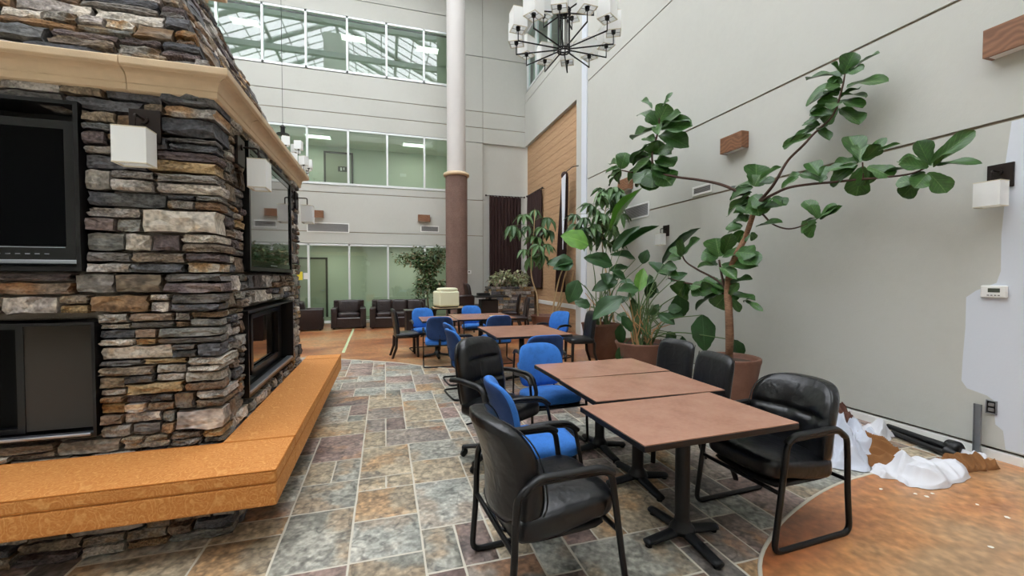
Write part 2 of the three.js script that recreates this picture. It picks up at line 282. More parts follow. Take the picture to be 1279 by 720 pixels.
{
  const pour = (name, pts, m, curve, h = 0.004) => { // pts: corners after the curve, in [x, z]
    const s = new THREE.Shape(), c = new THREE.CatmullRomCurve3(curve.map(([x, z]) => V(x, 0, z))).getPoints(60);
    s.moveTo(c[0].x, -c[0].z); c.slice(1).forEach((p) => s.lineTo(p.x, -p.z)); pts.forEach(([x, z]) => s.lineTo(x, -z));
    const g = new THREE.ExtrudeGeometry(s, { depth: 0.05, bevelEnabled: false }); g.rotateX(-PI / 2); g.translate(0, h - 0.05, 0);
    mesh(name, boxUV(g), m, floor);
    mesh('joint_strip', sweep(c.map((p) => V(p.x, h - 0.004, p.z)), 0.012, 6), M.grout, floor);
  };
  pour('stained_concrete', [[XW + 0.2, ZB - 0.2], [XL, ZB - 0.2], [XL, -9.4]], M.concrete, [[-6, -9.6], [-3.2, -9.2], [-1.6, -8.85], [-0.74, -8.45], [0.26, -7.8], [0.75, -7.3], [1.3, -6.95], [2.1, -6.8], [3.2, -6.6], [XW + 0.2, -6.2]]);
  pour('stained_concrete', [[XW + 0.2, ZF - 0.2], [2.2, ZF - 0.2]], M.concrete, [[1.9, ZF - 0.2], [1.2, 2], [1.25, 0], [1.5, -1.0], [1.85, -1.68], [2.25, -1.95], [2.66, -2.12], [3.2, -2.27], [3.82, -2.33], [4.4, -2.33], [XW + 0.2, -2.25]]);
}

// right wall: plaster panels with open joints
{
  const w = structure('wall_right'), z1 = -9.78;
  mesh('wall_core', span(XW + 0.08, XW + 0.35, 0, TOP, z1, ZF), M.reveal, w);
  for (const [a, b] of [[0.1, 2.838], [2.866, 4.02], [4.048, 6.475], [6.503, 9.2], [9.225, TOP]]) mesh('plaster_panel', span(XW, XW + 0.1, a, b, z1, ZF), M.wall, w);
  for (const y of [2.852, 4.034, 6.489, 9.212]) mesh('joint_trim', span(XW + 0.022, XW + 0.1, y - 0.02, y + 0.02, z1, ZF), M.reveal, w);
  // unfinished white primer around the thermostat, its ragged outline as rolled on
  const s = new THREE.Shape(), R = rngOf(5), pts = [[-2.17, 2.83], [-2.2, 2.5], [-2.19, 2.2], [-2.21, 1.9], [-2.2, 1.6], [-2.23, 1.5], [-2.36, 1.43], [-2.42, 1.37], [-2.425, 1.1], [-2.43, 0.8], [-2.44, 0.62], [-2.4, 0.56], [-2.27, 0.53], [-2.22, 0.5], [-2.21, 0.3], [-2.16, 0.26], [-2.15, 0.11]];
  pts.forEach(([z, y], i) => { const q = [z + (R() - 0.5) * 0.012, y]; i ? s.lineTo(...q) : s.moveTo(...q); });
  s.lineTo(-0.4, 0.11); s.lineTo(-0.4, 2.83); s.closePath();
  const g = new THREE.ExtrudeGeometry(s, { depth: 0.0015, bevelEnabled: false }); g.rotateY(-PI / 2); g.translate(XW, 0, 0);
  mesh('primer_patch', boxUV(g), M.primer, w);
  const p = structure('trim_1');                                            // white corner strip and the wall beyond it
  mesh('corner_strip', span(XW - 0.03, XW + 0.35, 0, TOP, -10.06, z1 - 0.002), M.primer, p);
  mesh('return_strip', span(XW, XW + 0.35, 0, TOP, -10.42, -10.06), M.wall, p);
  const b = structure('baseboard_right');
  mesh('base_board', span(XW - 0.012, XW + 0.05, 0, 0.075, z1, ZF), M.white, b);
  // upper band with a window strip, timber siding recessed below
  const u = structure('wall_right_upper');
  for (const [a, c] of [[6.3, 7.86], [7.885, 8.2]]) mesh('plaster_panel', span(XW, XW + 0.3, a, c, ZB, -10.42), M.wall, u);
  mesh('plaster_panel', span(XW, XW + 0.3, 10.3, TOP, ZB, -10.42), M.wall, u);
  mesh('plaster_panel', span(XW, XW + 0.3, 8.2, 10.3, -11.3, -10.42), M.wall, u);
  mesh('joint_trim', span(XW + 0.02, XW + 0.3, 7.85, 7.9, ZB, -10.42), M.reveal, u);
  const sd = structure('wall_right_siding'), n = 27, H = 6.3 / n;
  for (let i = 0; i < n; i++) { const o = mesh('siding_board', span(XW + 0.1, XW + 0.16, i * H + 0.004, (i + 1) * H - 0.004, ZB, -10.42), M.siding[i % 3], sd); o.rotation.z = 0; }
  mesh('siding_core', span(XW + 0.145, XW + 0.3, 0, 6.3, ZB, -10.42), M.woodBox, sd);
  const rail = structure('trim_2'); mesh('rail', span(XW + 0.06, XW + 0.1, 0.66, 0.78, -13.6, -10.42), M.white, rail);
}

// a strip of window: glass panes in white mullions; axis 'x' along the back wall, 'z' along the right wall
function windowStrip(name, axis, from, to, y0, y1, at, posts) {
  const w = structure(name), S = (a, b, c, d, t0, t1) => axis === 'x' ? span(a, b, c, d, at - t1, at - t0) : span(at + t0, at + t1, c, d, a, b);
  mesh('frame_rail', S(from, to, y0, y0 + 0.07, -0.02, 0.09), M.mullion, w);
  mesh('frame_rail', S(from, to, y1 - 0.06, y1, -0.02, 0.09), M.mullion, w);
  const all = [from + 0.025, ...posts, to - 0.025];
  for (const p of all) mesh('mullion', S(p - 0.03, p + 0.03, y0, y1, -0.02, 0.09), M.mullion, w);
  for (let i = 0; i + 1 < all.length; i++) {
    const L = all[i + 1] - all[i], g = new THREE.PlaneGeometry(L, y1 - y0);
    if (axis === 'x') g.translate((all[i] + all[i + 1]) / 2, (y0 + y1) / 2, at - 0.04); else { g.rotateY(-PI / 2); g.translate(at + 0.04, (y0 + y1) / 2, (all[i] + all[i + 1]) / 2); }
    mesh('glass_pane', g, M.glass, w);
  }
  return w;
}
const POSTS = []; for (let k = -6; k <= 3; k++) POSTS.push(0.115 + k * 1.215);
const XE = 2.56;                                                          // right end of the glazing
windowStrip('window_1', 'x', -7.4, XE, 0.06, 2.62, ZB, POSTS.slice(0, 9).filter((x) => x > -7.3 && x < XE - 0.1));
windowStrip('window_2', 'x', -7.4, XE, 4.52, 6.33, ZB, POSTS.filter((x) => x > -7.3 && x < XE - 0.1));
windowStrip('window_3', 'x', -7.4, XE, 8.13, 9.94, ZB, POSTS.filter((x) => x > -7.3 && x < XE - 0.1));
windowStrip('window_4', 'z', ZB + 0.25, -11.3, 8.2, 10.3, XW, [-13.6, -12.45]);
{
  const w = structure('wall_back'), zc = ZB - 0.3;
  const strip = (x0, x1, a, b) => mesh('plaster_panel', span(x0, x1, a, b, zc, ZB), M.wall, w);
  for (const [a, b] of [[2.64, 2.998], [3.022, 4.258], [4.282, 4.5], [6.35, 6.818], [6.842, 7.378], [7.402, 8.11], [9.96, 10.5], [10.525, TOP]]) strip(-7.4, XE, a, b);
  for (const [a, b] of [[0, 2.998], [3.022, 4.258], [4.282, 6.818], [6.842, 7.378], [7.402, 9.3], [9.325, TOP]]) { strip(XL, -7.4, a, b); }
  for (const [a, b] of [[0, 2.998], [3.022, 4.258], [4.282, 6.29], [6.31, 6.818], [6.842, 7.378], [7.402, 9.3], [9.325, TOP]]) strip(XE, 3.365, a, b);
  for (const [a, b] of [[6.3, 6.818], [6.842, 7.378], [7.402, 9.3], [9.325, TOP]]) strip(3.378, XW + 0.3, a, b);
  mesh('recessed_panel', span(3.378, XW + 0.3, 0, 6.3, zc, ZB - 0.08), M.wall, w);
  for (const y of [3.01, 4.27, 6.83, 7.39]) mesh('joint_trim', span(y > 6.4 ? -7.4 : -7.4, y > 6.4 ? XW + 0.2 : 3.37, y - 0.015, y + 0.015, zc + 0.02, ZB - 0.02), M.reveal, w);
  mesh('window_header', span(-7.4, XE, 6.33, 6.36, zc, ZB - 0.005), M.darkTrim, w);
  mesh('window_header', span(-7.4, XE, 9.94, 9.97, zc, ZB - 0.005), M.darkTrim, w);
  mesh('joint_trim', span(3.36, 3.385, 0, TOP, zc, ZB - 0.03), M.reveal, w);
}
// corridors behind the glass, each with its floor, ceiling, far wall and ceiling lamps
{
  const c = structure('wall_corridor'), zf = -17.5, levels = [[0, 2.75], [4.2, 6.5], [7.8, 10.1]];
  mesh('far_wall', span(-7.6, XE + 0.3, 0, TOP, zf - 0.2, zf), M.corridor, c);
  mesh('end_wall', span(-7.8, -7.6, 0, TOP, zf, ZB - 0.31), M.corridor, c);
  mesh('end_wall', span(XE + 0.1, XE + 0.3, 0, TOP, zf, ZB - 0.31), M.corridor, c);
  levels.forEach(([a, b], i) => {
    mesh('corridor_slab', span(-7.6, XE + 0.1, b, i < 2 ? levels[i + 1][0] : TOP, zf, ZB - 0.31), M.ceiling, c);
    if (i === 0) mesh('corridor_floor', span(-7.6, XE + 0.1, -0.1, 0.02, zf, ZB - 0.31), M.corridorFloor, c);
  });
  const door = (name, x, y, h, sign) => {
    const d = structure(name);
    mesh('door_frame', join([span(x - 0.52, x - 0.45, y, y + h + 0.07, zf, zf + 0.06), span(x + 0.45, x + 0.52, y, y + h + 0.07, zf, zf + 0.06), span(x - 0.52, x + 0.52, y + h, y + h + 0.07, zf, zf + 0.06)]), M.darkTrim, d);
    mesh('door_leaf', span(x - 0.45, x + 0.45, y, y + h, zf, zf + 0.04), M.corridorDoor, d);
    mesh('door_handle', span(x + 0.3, x + 0.4, y + 1.0, y + 1.03, zf + 0.04, zf + 0.1), M.brushed, d);
    if (sign) { mesh('door_sign', span(x - 0.02, x + 0.3, y + 1.38, y + 1.58, zf + 0.04, zf + 0.05), M.darkTrim, d); mesh('sign_symbol', join([span(x + 0.06, x + 0.12, y + 1.42, y + 1.54, zf + 0.05, zf + 0.055), span(x + 0.17, x + 0.21, y + 1.45, y + 1.54, zf + 0.05, zf + 0.055)]), M.white, d); }
  };
  door('door_1', -1.65, 4.2, 2.05, true); door('door_2', -2.6, 0.02, 2.2, false);
  const ln = [[-5.4, 0], [-1.9, 0], [0.9, 0], [-5.4, 1], [-2.2, 1], [1.1, 1], [-4.4, 2], [-1.0, 2], [1.6, 2]];
  ln.forEach(([x, l]) => {
    const y = levels[l][1], t = thing('ceiling_lamp', ['recessed white lamp panel over the ground floor corridor', 'recessed white lamp panel over the middle corridor', 'recessed white lamp panel over the top corridor'][l], 'lamp', x, y, -16.3, 0, ['ground corridor lamps', 'middle corridor lamps', 'top corridor lamps'][l]);
    mesh('lamp_frame', join([span(-0.44, 0.44, -0.03, 0, -0.24, -0.2), span(-0.44, 0.44, -0.03, 0, 0.2, 0.24), span(-0.44, -0.4, -0.03, 0, -0.2, 0.2), span(0.4, 0.44, -0.03, 0, -0.2, 0.2)]), M.white, t);
    mesh('lamp_diffuser', span(-0.4, 0.4, -0.02, -0.005, -0.2, 0.2), M.lampPanel, t);
    const a = new THREE.RectAreaLight(0xfff2dc, [10, 8, 2.5][l], 0.8, 0.4); a.position.set(0, -0.035, 0); a.lookAt(0, -5, 0); t.add(a); a.rotation.set(-PI / 2, 0, 0);
  });
  const sd = structure('wall_side_corridor');                               // the rooms behind the right-hand upper window
  mesh('far_wall', span(XW + 2.4, XW + 2.6, 7.6, 11, ZB, -10.4), M.corridor, sd);
  mesh('corridor_slab', join([span(XW + 0.3, XW + 2.4, 7.6, 7.8, ZB, -10.4), span(XW + 0.3, XW + 2.4, 10.6, 10.8, ZB, -10.4)]), M.ceiling, sd);
  for (const z of [ZB - 0.2, -10.4]) mesh('end_wall', span(XW + 0.1, XW + 2.6, 7.6, 11, z, z + 0.2), M.corridor, sd);
}
// walls out of view that close the atrium
{
  const l = structure('wall_left'), f = structure('wall_front');
  for (const [a, b] of [[0, 2.838], [2.866, 4.02], [4.048, 6.475], [6.503, TOP]]) { mesh('plaster_panel', span(XL - 0.25, XL, a, b, ZB, ZF), M.wall, l); mesh('plaster_panel', span(XL, XW + 0.3, a, b, ZF, ZF + 0.25), M.wall, f); }
  mesh('wall_core', span(XL - 0.3, XL - 0.05, 0, TOP, ZB, ZF), M.reveal, l); mesh('wall_core', span(XL, XW, 0, TOP, ZF + 0.05, ZF + 0.3), M.reveal, f);
}
// glass roof: a ceiling border, then a ridged skylight of rafters, purlins and panes
{
  const c = structure('ceiling'), xa = -8.6, xb = 3.8, za = -13.6, zb = 5.2, xr = (xa + xb) / 2, yr = 15.2;
  mesh('ceiling_border', join([span(XL, xa, TOP, TOP + 0.3, ZB - 3, ZF), span(xb, XW + 3, TOP, TOP + 0.3, ZB - 3, ZF), span(xa, xb, TOP, TOP + 0.3, ZB - 3, za), span(xa, xb, TOP, TOP + 0.3, zb, ZF + 0.3)]), M.ceiling, c);
  const sky = structure('window_roof'), slope = (s) => { const e = s < 0 ? V(xa, TOP + 0.3, 0) : V(xb, TOP + 0.3, 0); return (t, z) => V(mixf(e.x, xr, t), mixf(e.y, yr, t), z); };
  for (const s of [-1, 1]) {
    const P = slope(s), rafters = 13;
    for (let i = 0; i <= rafters * 2; i++) { const z = mixf(za, zb, i / (rafters * 2)), big = i % 4 === 0; mesh('rafter', sweep([P(0, z), P(1, z)], big ? 0.14 : 0.035, 4), M.steel, sky); }
    for (let j = 0; j <= 8; j++) mesh('purlin', sweep([P(j / 8, za), P(j / 8, zb)], j % 4 ? 0.03 : 0.09, 4), M.steel, sky);
    const g = new THREE.BufferGeometry(), a = P(0, za), b = P(0, zb), d = P(1, za), e = P(1, zb); g.setAttribute('position', new THREE.Float32BufferAttribute([a, b, d, b, e, d].flatMap((q) => [q.x, q.y + 0.06, q.z]), 3)); g.computeVertexNormals(); mesh('roof_pane', boxUV(g), M.roofGlass, sky);
  }
  for (const z of [za, zb]) { const s = new THREE.Shape([new THREE.Vector2(xa, TOP + 0.3), new THREE.Vector2(xb, TOP + 0.3), new THREE.Vector2(xr, yr)]), g = new THREE.ExtrudeGeometry(s, { depth: 0.2, bevelEnabled: false }); g.translate(0, 0, z < 0 ? z - 0.2 : z); mesh('gable', boxUV(g), M.ceiling, sky); }
  for (let i = 0; i <= 6; i++) { const z = mixf(za, zb, i / 6.5 + 0.04); mesh('tie_beam', span(xa, xb, TOP + 0.25, TOP + 0.5, z - 0.1, z + 0.1), M.steel, sky); }
}
// round column
{
  const c = thing('round_column', 'tall round column, pale above and rough brown stucco below a ring', 'column', 2.22, 0, -13.5);
  mesh('stucco_shaft', boxUV(new THREE.CylinderGeometry(0.345, 0.345, 4.75, 40, 1).translate(0, 2.375, 0)), M.columnStucco, c);
  mesh('ring_cap', lathe([[0.3, 4.74], [0.39, 4.74], [0.415, 4.79], [0.4, 4.84], [0.33, 4.87], [0.28, 4.87]], 40), M.castStone, c);
  mesh('painted_shaft', boxUV(new THREE.CylinderGeometry(0.295, 0.295, TOP - 4.85, 40, 1).translate(0, (TOP + 4.85) / 2, 0)), M.columnPaint, c);
}
// ------------------------------------------------------------------ stacked-stone fireplace
const FX = -1.03, FZ = -3.15, FX2 = -3.78, FZ2 = -5.9;                   // right, front, left, rear faces
const ledge = [];                                                        // unit ledge stones: three proportions, eight chips each
for (let a = 0; a < 3; a++) for (let s = 0; s < 8; s++) {
  const r = rngOf(700 + a * 10 + s), nx = [3, 5, 6][a], ny = 3, pos = [], idx = [], W = [0.12, 0.24, 0.36][a], H = 0.085, D = 0.15, tilt = (r() - 0.5) * 0.008, step = (r() - 0.5) * 0.01, cut = Math.floor(r() * nx), off = [r() * 2, r() * 2];
  for (let j = 0; j <= ny; j++) for (let i = 0; i <= nx; i++) {
    const ex = i === 0 || i === nx, ey = j === 0 || j === ny, u = i / nx - 0.5 + (ex ? -(Math.sign(i - 1)) * r() * 0.05 : (r() - 0.5) * 0.35 / nx), v = j / ny - 0.5 + (ey ? (j ? -1 : 1) * r() * 0.13 : (r() - 0.5) * 0.2);
    pos.push(u * W, v * H, (r() - 0.5) * 0.016 + tilt * (j - 1.5) + step * (i > cut ? 1 : -1) - (ex ? r() * 0.01 : 0) - (ey ? r() * 0.008 : 0));
  }
  for (let j = 0; j < ny; j++) for (let i = 0; i < nx; i++) { const p = j * (nx + 1) + i; r() < 0.5 ? idx.push(p, p + 1, p + nx + 1, p + 1, p + nx + 2, p + nx + 1) : idx.push(p, p + 1, p + nx + 2, p, p + nx + 2, p + nx + 1); }
  const ring = []; for (let i = 0; i < nx; i++) ring.push(i); for (let j = 0; j < ny; j++) ring.push(j * (nx + 1) + nx); for (let i = nx; i > 0; i--) ring.push(ny * (nx + 1) + i); for (let j = ny; j > 0; j--) ring.push(j * (nx + 1));
  const b = pos.length / 3; ring.forEach((p) => pos.push(pos[p * 3], pos[p * 3 + 1], -D));
  ring.forEach((p, i) => { const q = (i + 1) % ring.length; idx.push(ring[q], p, b + i, b + q, ring[q], b + i); });
  const g = new THREE.BufferGeometry(); g.setAttribute('position', new THREE.Float32BufferAttribute(pos, 3)); g.setIndex(idx);
  const f = boxUV(g.toNonIndexed(), ...off); f.computeVertexNormals(); ledge.push({ g: f, W, H, D });
}
const laid = [];                                                         // [matrix, geometry, tone, distance measure]
const SR = rngOf(4242);
function layStone(F, u0, u1, v0, v1, deep = 0.15, proud) {
  const w = u1 - u0, h = v1 - v0, a = w / h, k = a < 2 ? 0 : a < 3.6 ? 1 : 2, q = ledge[k * 8 + Math.floor(SR() * 8)], p = proud ?? (SR() - 0.35) * 0.035;
  const c = F.o.clone().addScaledVector(F.u, (u0 + u1) / 2).addScaledVector(F.v, (v0 + v1) / 2).addScaledVector(F.n, p), m = new THREE.Matrix4().makeBasis(F.u, F.v, F.n).setPosition(c);
  m.multiply(new THREE.Matrix4().makeRotationZ((SR() - 0.5) * 0.025)).multiply(new THREE.Matrix4().makeScale((w - 0.009) / q.W, (h - 0.007) / q.H, deep / q.D));
  const t = SR(), tone = t < 0.7 ? [0, 1, 2, 3, 7, 8, 9, 11, 12, 13][Math.floor(SR() * 10)] : [4, 5, 6, 10, 4][Math.floor(SR() * 5)];
  const d = Math.hypot(c.x, c.z, c.y - 1.55), hid = (F.name === 'front' && c.x < -2.35) ? 0.05 : 1;
  laid.push([m, q.g, tone, hid * w * h * Math.max(0.05, F.n.dot(V(-c.x, 1.55 - c.y, -c.z).normalize())) / (d * d)]);
}
function coursesOf(v0, v1, lo = 0.07, hi = 0.15) { const c = []; let v = v0; while (v < v1 - 0.04) { let h = mixf(lo, hi, SR()); if (v + h > v1 - lo * 0.6) h = v1 - v; c.push([v, v + h]); v += h; } return c; }
function fillRun(F, u0, u1, v0, v1, minW = 0.11, maxW = 0.42) {
  let u = u0;
  while (u < u1 - 0.02) {
    let w = mixf(minW, maxW, SR()); if (u + w > u1 - minW * 0.6) w = u1 - u;
    const h = v1 - v0;
    if (h > 0.085 && SR() < 0.62) {
      const s = v0 + h * mixf(0.36, 0.64, SR());
      for (const [a, b] of [[v0, s], [s, v1]]) { if (w > 0.24 && SR() < 0.6) { const x = u + w * mixf(0.35, 0.65, SR()); layStone(F, u, x, a, b); layStone(F, x, u + w, a, b); } else layStone(F, u, u + w, a, b); }
    } else layStone(F, u, u + w, v0, v1);
    u += w;
  }
}
// [lo, hi] minus the openings that a course crosses
function clear(u0, u1, v0, v1, holes) { let runs = [[u0, u1]]; for (const [a, b, c, d] of holes) if ((v0 + v1) / 2 > c && (v0 + v1) / 2 < d) runs = runs.flatMap(([p, q]) => (b <= p || a >= q ? [[p, q]] : [[p, a], [b, q]].filter(([x, y]) => y - x > 0.03))); return runs; }
const frontF = { name: 'front', o: V(0, 0, FZ), u: V(1, 0, 0), v: V(0, 1, 0), n: V(0, 0, 1) };
const rightF = { name: 'right', o: V(FX, 0, 0), u: V(0, 0, -1), v: V(0, 1, 0), n: V(1, 0, 0) };
const HOLES_F = [[-3.1, -1.71, 1.585, 2.575], [-3.15, -1.66, 0.595, 1.28]], HOLES_R = [[3.72, 5.27, 1.6, 2.6], [3.66, 5.32, 0.62, 1.29]];
for (const [a, b] of coursesOf(0.36, 2.7)) {
  const back = 0.1 + SR() * 0.22;                                         // how far each corner stone reaches round
  const cw = 0.1 + SR() * 0.3, reach = FX + 0.008, mid = b - a > 0.085 && SR() < 0.6 ? a + (b - a) * mixf(0.38, 0.62, SR()) : b;
  for (const [p, q] of clear(FX2, FX - cw, a, b, HOLES_F)) fillRun(frontF, p, q, a, b);
  for (const [c, d] of mid < b ? [[a, mid], [mid, b]] : [[a, b]]) layStone(frontF, FX - cw + 0.002, reach + SR() * 0.025, c, d, back, (SR() - 0.3) * 0.03);
  for (const [p, q] of clear(-FZ + back - 0.02, -FZ2, a, b, HOLES_R)) fillRun(rightF, p, q, a, b, 0.1, 0.3);
}
const LEAN = 0.45, HOOD0 = 2.83, HOOD1 = 4.4, IN0 = 0.03;                  // the hood leans in above the mantel
{
  const L = Math.hypot(1, LEAN), uf = { name: 'front', o: V(0, HOOD0, FZ - IN0), u: V(1, 0, 0), v: V(0, 1, -LEAN).normalize(), n: V(0, LEAN, 1).normalize() }, ur = { name: 'right', o: V(FX - IN0, HOOD0, 0), u: V(0, 0, -1), v: V(-LEAN, 1, 0).normalize(), n: V(1, LEAN, 0).normalize() };
  for (const [a, b] of coursesOf(0, (HOOD1 - HOOD0) * L, 0.08, 0.17)) {
    const ins = IN0 + LEAN * ((a + b) / 2 / L);
    fillRun(uf, FX2 + ins, FX - ins + 0.01, a, b, 0.13, 0.42);
    fillRun(ur, -FZ + ins + 0.05, -FZ2 - ins, a, b, 0.12, 0.4);
  }
}
const plinthX = -0.87, plinthZ = -2.87;
{
  const pf = { name: 'front', o: V(0, 0, plinthZ), u: V(1, 0, 0), v: V(0, 1, 0), n: V(0, 0, 1) }, pr = { name: 'right', o: V(plinthX, 0, 0), u: V(0, 0, -1), v: V(0, 1, 0), n: V(1, 0, 0) };
  for (const [a, b] of coursesOf(0.0, 0.28, 0.09, 0.15)) { fillRun(pf, FX2, plinthX, a, b, 0.15, 0.4); fillRun(pr, -plinthZ + 0.1, -FZ2 - 0.1, a, b, 0.15, 0.4); }
}
{
  const f = thing('stone_fireplace', 'two-sided stacked ledgestone fireplace with sloping stone hood and tan mantel', 'fireplace');
  mesh('core', join([span(FX2, FX - 0.2, 0, HOOD0, FZ2, FZ - 0.2), span(FX2, plinthX - 0.1, 0, 0.28, FZ2 + 0.1, plinthZ - 0.1), span(FX2 + 0.05, FX - 0.08, 1.3, 1.58, FZ2 + 0.02, FZ - 0.08), span(FX2 + 0.05, FX - 0.08, 0.3, 0.58, FZ2 + 0.02, FZ - 0.08), span(FX2 + 0.05, FX - 0.08, 2.62, HOOD0, FZ2 + 0.02, FZ - 0.08), span(-1.6, FX - 0.08, 0.3, HOOD0, -3.6, FZ - 0.08), span(-1.6, FX - 0.08, 0.3, HOOD0, FZ2 + 0.02, -5.4)]), M.stoneCore, f);
  const a = HOOD1 - HOOD0, hood = new THREE.CylinderGeometry((1.375 - IN0 - LEAN * a - 0.06) * Math.SQRT2, (1.375 - IN0 - 0.06) * Math.SQRT2, a, 4, 1); hood.rotateY(PI / 4); hood.translate((FX + FX2) / 2, (HOOD0 + HOOD1) / 2, (FZ + FZ2) / 2);
  mesh('hood_core', boxUV(hood), M.stoneCore, f);
  laid.sort((p, q) => q[3] - p[3]);
  const left = M.stones.map(() => []);
  laid.forEach(([m, g, t], i) => { if (i < 300) { const o = mesh('ledge_stone', g, M.stones[t], f); o.applyMatrix4(m); } else left[t].push(g.clone().applyMatrix4(m)); });
  left.forEach((l, t) => { if (l.length) rest(mesh('ledge_stonework', join(l), M.stones[t], f)); });
  // mantel and top cornice: moulded blocks mitred round the four sides
  function moulding(name, prof, x0, x1, z0, z1, cuts) {                   // x0<x1, z0<z1: faces the moulding starts from; cuts: fractions per side
    const C = (o) => [V(x0 - o, 0, z1 + o), V(x1 + o, 0, z1 + o), V(x1 + o, 0, z0 - o), V(x0 - o, 0, z0 - o)];
    for (let s = 0; s < 4; s++) {
      const ts = [0, ...(cuts[s] || []), 1];
      for (let k = 0; k + 1 < ts.length; k++) {
        const pos = [], P = (i, e) => { const [o, y] = prof[i], c = C(o), A = c[s], Bq = c[(s + 1) % 4]; let t = ts[k + e]; const len = A.distanceTo(Bq), gap = 0.0025 / len; if (e && t < 1) t -= gap; if (!e && t > 0) t += gap; const base = C(0); let q; if (t <= 0) q = A.clone(); else if (t >= 1) q = Bq.clone(); else { const r = base[s].clone().lerp(base[(s + 1) % 4], t), out = C(1), nrm = out[s].clone().add(out[(s + 1) % 4]).sub(base[s]).sub(base[(s + 1) % 4]).normalize(); q = r.addScaledVector(nrm, o); } q.y = y; return q; };
        const tri = (p, q, r) => pos.push(...p.toArray(), ...q.toArray(), ...r.toArray());
        for (let i = 0; i + 1 < prof.length; i++) { const p = P(i, 0), q = P(i, 1), r = P(i + 1, 1), t = P(i + 1, 0); tri(p, q, r); tri(p, r, t); }
        for (const e of [0, 1]) for (let i = 1; i + 1 < prof.length; i++) e ? tri(P(0, 1), P(i + 1, 1), P(i, 1)) : tri(P(0, 0), P(i, 0), P(i + 1, 0));
        const g = new THREE.BufferGeometry(); g.setAttribute('position', new THREE.Float32BufferAttribute(pos, 3)); g.computeVertexNormals(); mesh(name, boxUV(g), M.castStone, f);
      }
    }
  }
  const cove = []; for (let i = 0; i <= 8; i++) { const t = i / 8 * PI / 2; cove.push([0.03 + 0.06 * (1 - Math.cos(t)), 2.732 + 0.055 * Math.sin(t)]); }
  const prof = [[-0.2, 2.672], [0.012, 2.672], [0.024, 2.68], [0.024, 2.715], [0.03, 2.72], ...cove, [0.092, 2.79], [0.104, 2.797], [0.108, 2.803], [0.108, 2.838], [0.1, 2.845], [-0.2, 2.85]];
  moulding('mantel_block', prof, FX2, FX, FZ2, FZ, [[0.42, 0.838], [0.235, 0.75], [0.5], [0.5]]);
  const s = IN0 + LEAN * a, top = prof.map(([o, y]) => [o * 1.7 - 0.02, HOOD1 - 0.06 + (y - 2.672) * 1.3]);
  moulding('cornice_block', top, FX2 + s, FX - s, FZ2 + s, FZ - s, [[], [], [], []]);
  mesh('chimney_shaft', span(FX2 + s + 0.05, FX - s - 0.05, HOOD1, TOP + 2.5, FZ2 + s + 0.05, FZ - s - 0.05), M.wall, f);
  // niches: black metal linings set into the stone
  const lining = (F, a0, a1, b0, b1, w, out) => { const P = (u0, u1, v0, v1, n0, n1) => F === frontF ? span(u0, u1, v0, v1, FZ + n0, FZ + n1) : span(FX + n0, FX + n1, v0, v1, -u1, -u0); return mesh('niche_frame', join([P(a0, a1, b0, b0 + w, -0.2, out), P(a0, a1, b1 - w, b1, -0.2, out), P(a0, a0 + w, b0 + w, b1 - w, -0.2, out), P(a1 - w, a1, b0 + w, b1 - w, -0.2, out), P(a0, a1, b0, b1, -0.21, -0.19)]), M.blackMetal, f); };
  lining(frontF, ...HOLES_F[0], 0.022, 0.035); lining(rightF, ...HOLES_R[0], 0.03, 0.035);
  lining(frontF, ...HOLES_F[1], 0.016, 0.03); lining(rightF, ...HOLES_R[1], 0.018, 0.03);
}
{ // televisions in the niches
  const t = thing('television', 'wide black television with silver lower edge in the stone beside the long orange bench front', 'television', -2.42, 1.62, FZ - 0.185);
  mesh('bezel', join([span(-0.63, 0.63, 0.03, 0.115, 0, 0.1), span(-0.63, 0.63, 0.82, 0.87, 0, 0.1), span(-0.63, -0.575, 0.115, 0.82, 0, 0.1), span(0.575, 0.63, 0.115, 0.82, 0, 0.1)]), M.gloss, t);
  mesh('screen', span(-0.58, 0.58, 0.11, 0.825, 0, 0.085), M.screenMatte, t);
  mesh('silver_trim', join([rbox(1.27, 0.028, 0.11, 0.008, 0, 0.02, 0.052), span(0.628, 0.636, 0.02, 0.87, 0, 0.1), span(-0.57, 0.57, 0.106, 0.111, 0.1, 0.102)]), M.brushed, t);
  const k = []; for (let i = 0; i < 7; i++) k.push(span(0.2 + i * 0.045, 0.222 + i * 0.045, 0.066, 0.071, 0.1, 0.102)); mesh('button', join(k), M.brushed, t);
  const q = thing('television', 'glossy black television mirroring the plaster wall, on the fireplace side', 'television', FX - 0.075, 1.62, -4.495, PI / 2);
  mesh('bezel', join([span(-0.74, 0.74, 0.015, 0.06, 0, 0.1), span(-0.74, 0.74, 0.9, 0.945, 0, 0.1), span(-0.74, -0.7, 0.06, 0.9, 0, 0.1), span(0.7, 0.74, 0.06, 0.9, 0, 0.1)]), M.gloss, q);
  mesh('screen', span(-0.705, 0.705, 0.055, 0.905, 0, 0.095), M.screen, q);
  mesh('silver_trim', span(-0.12, 0.12, 0.03, 0.038, 0.1, 0.102), M.brushed, q);
}
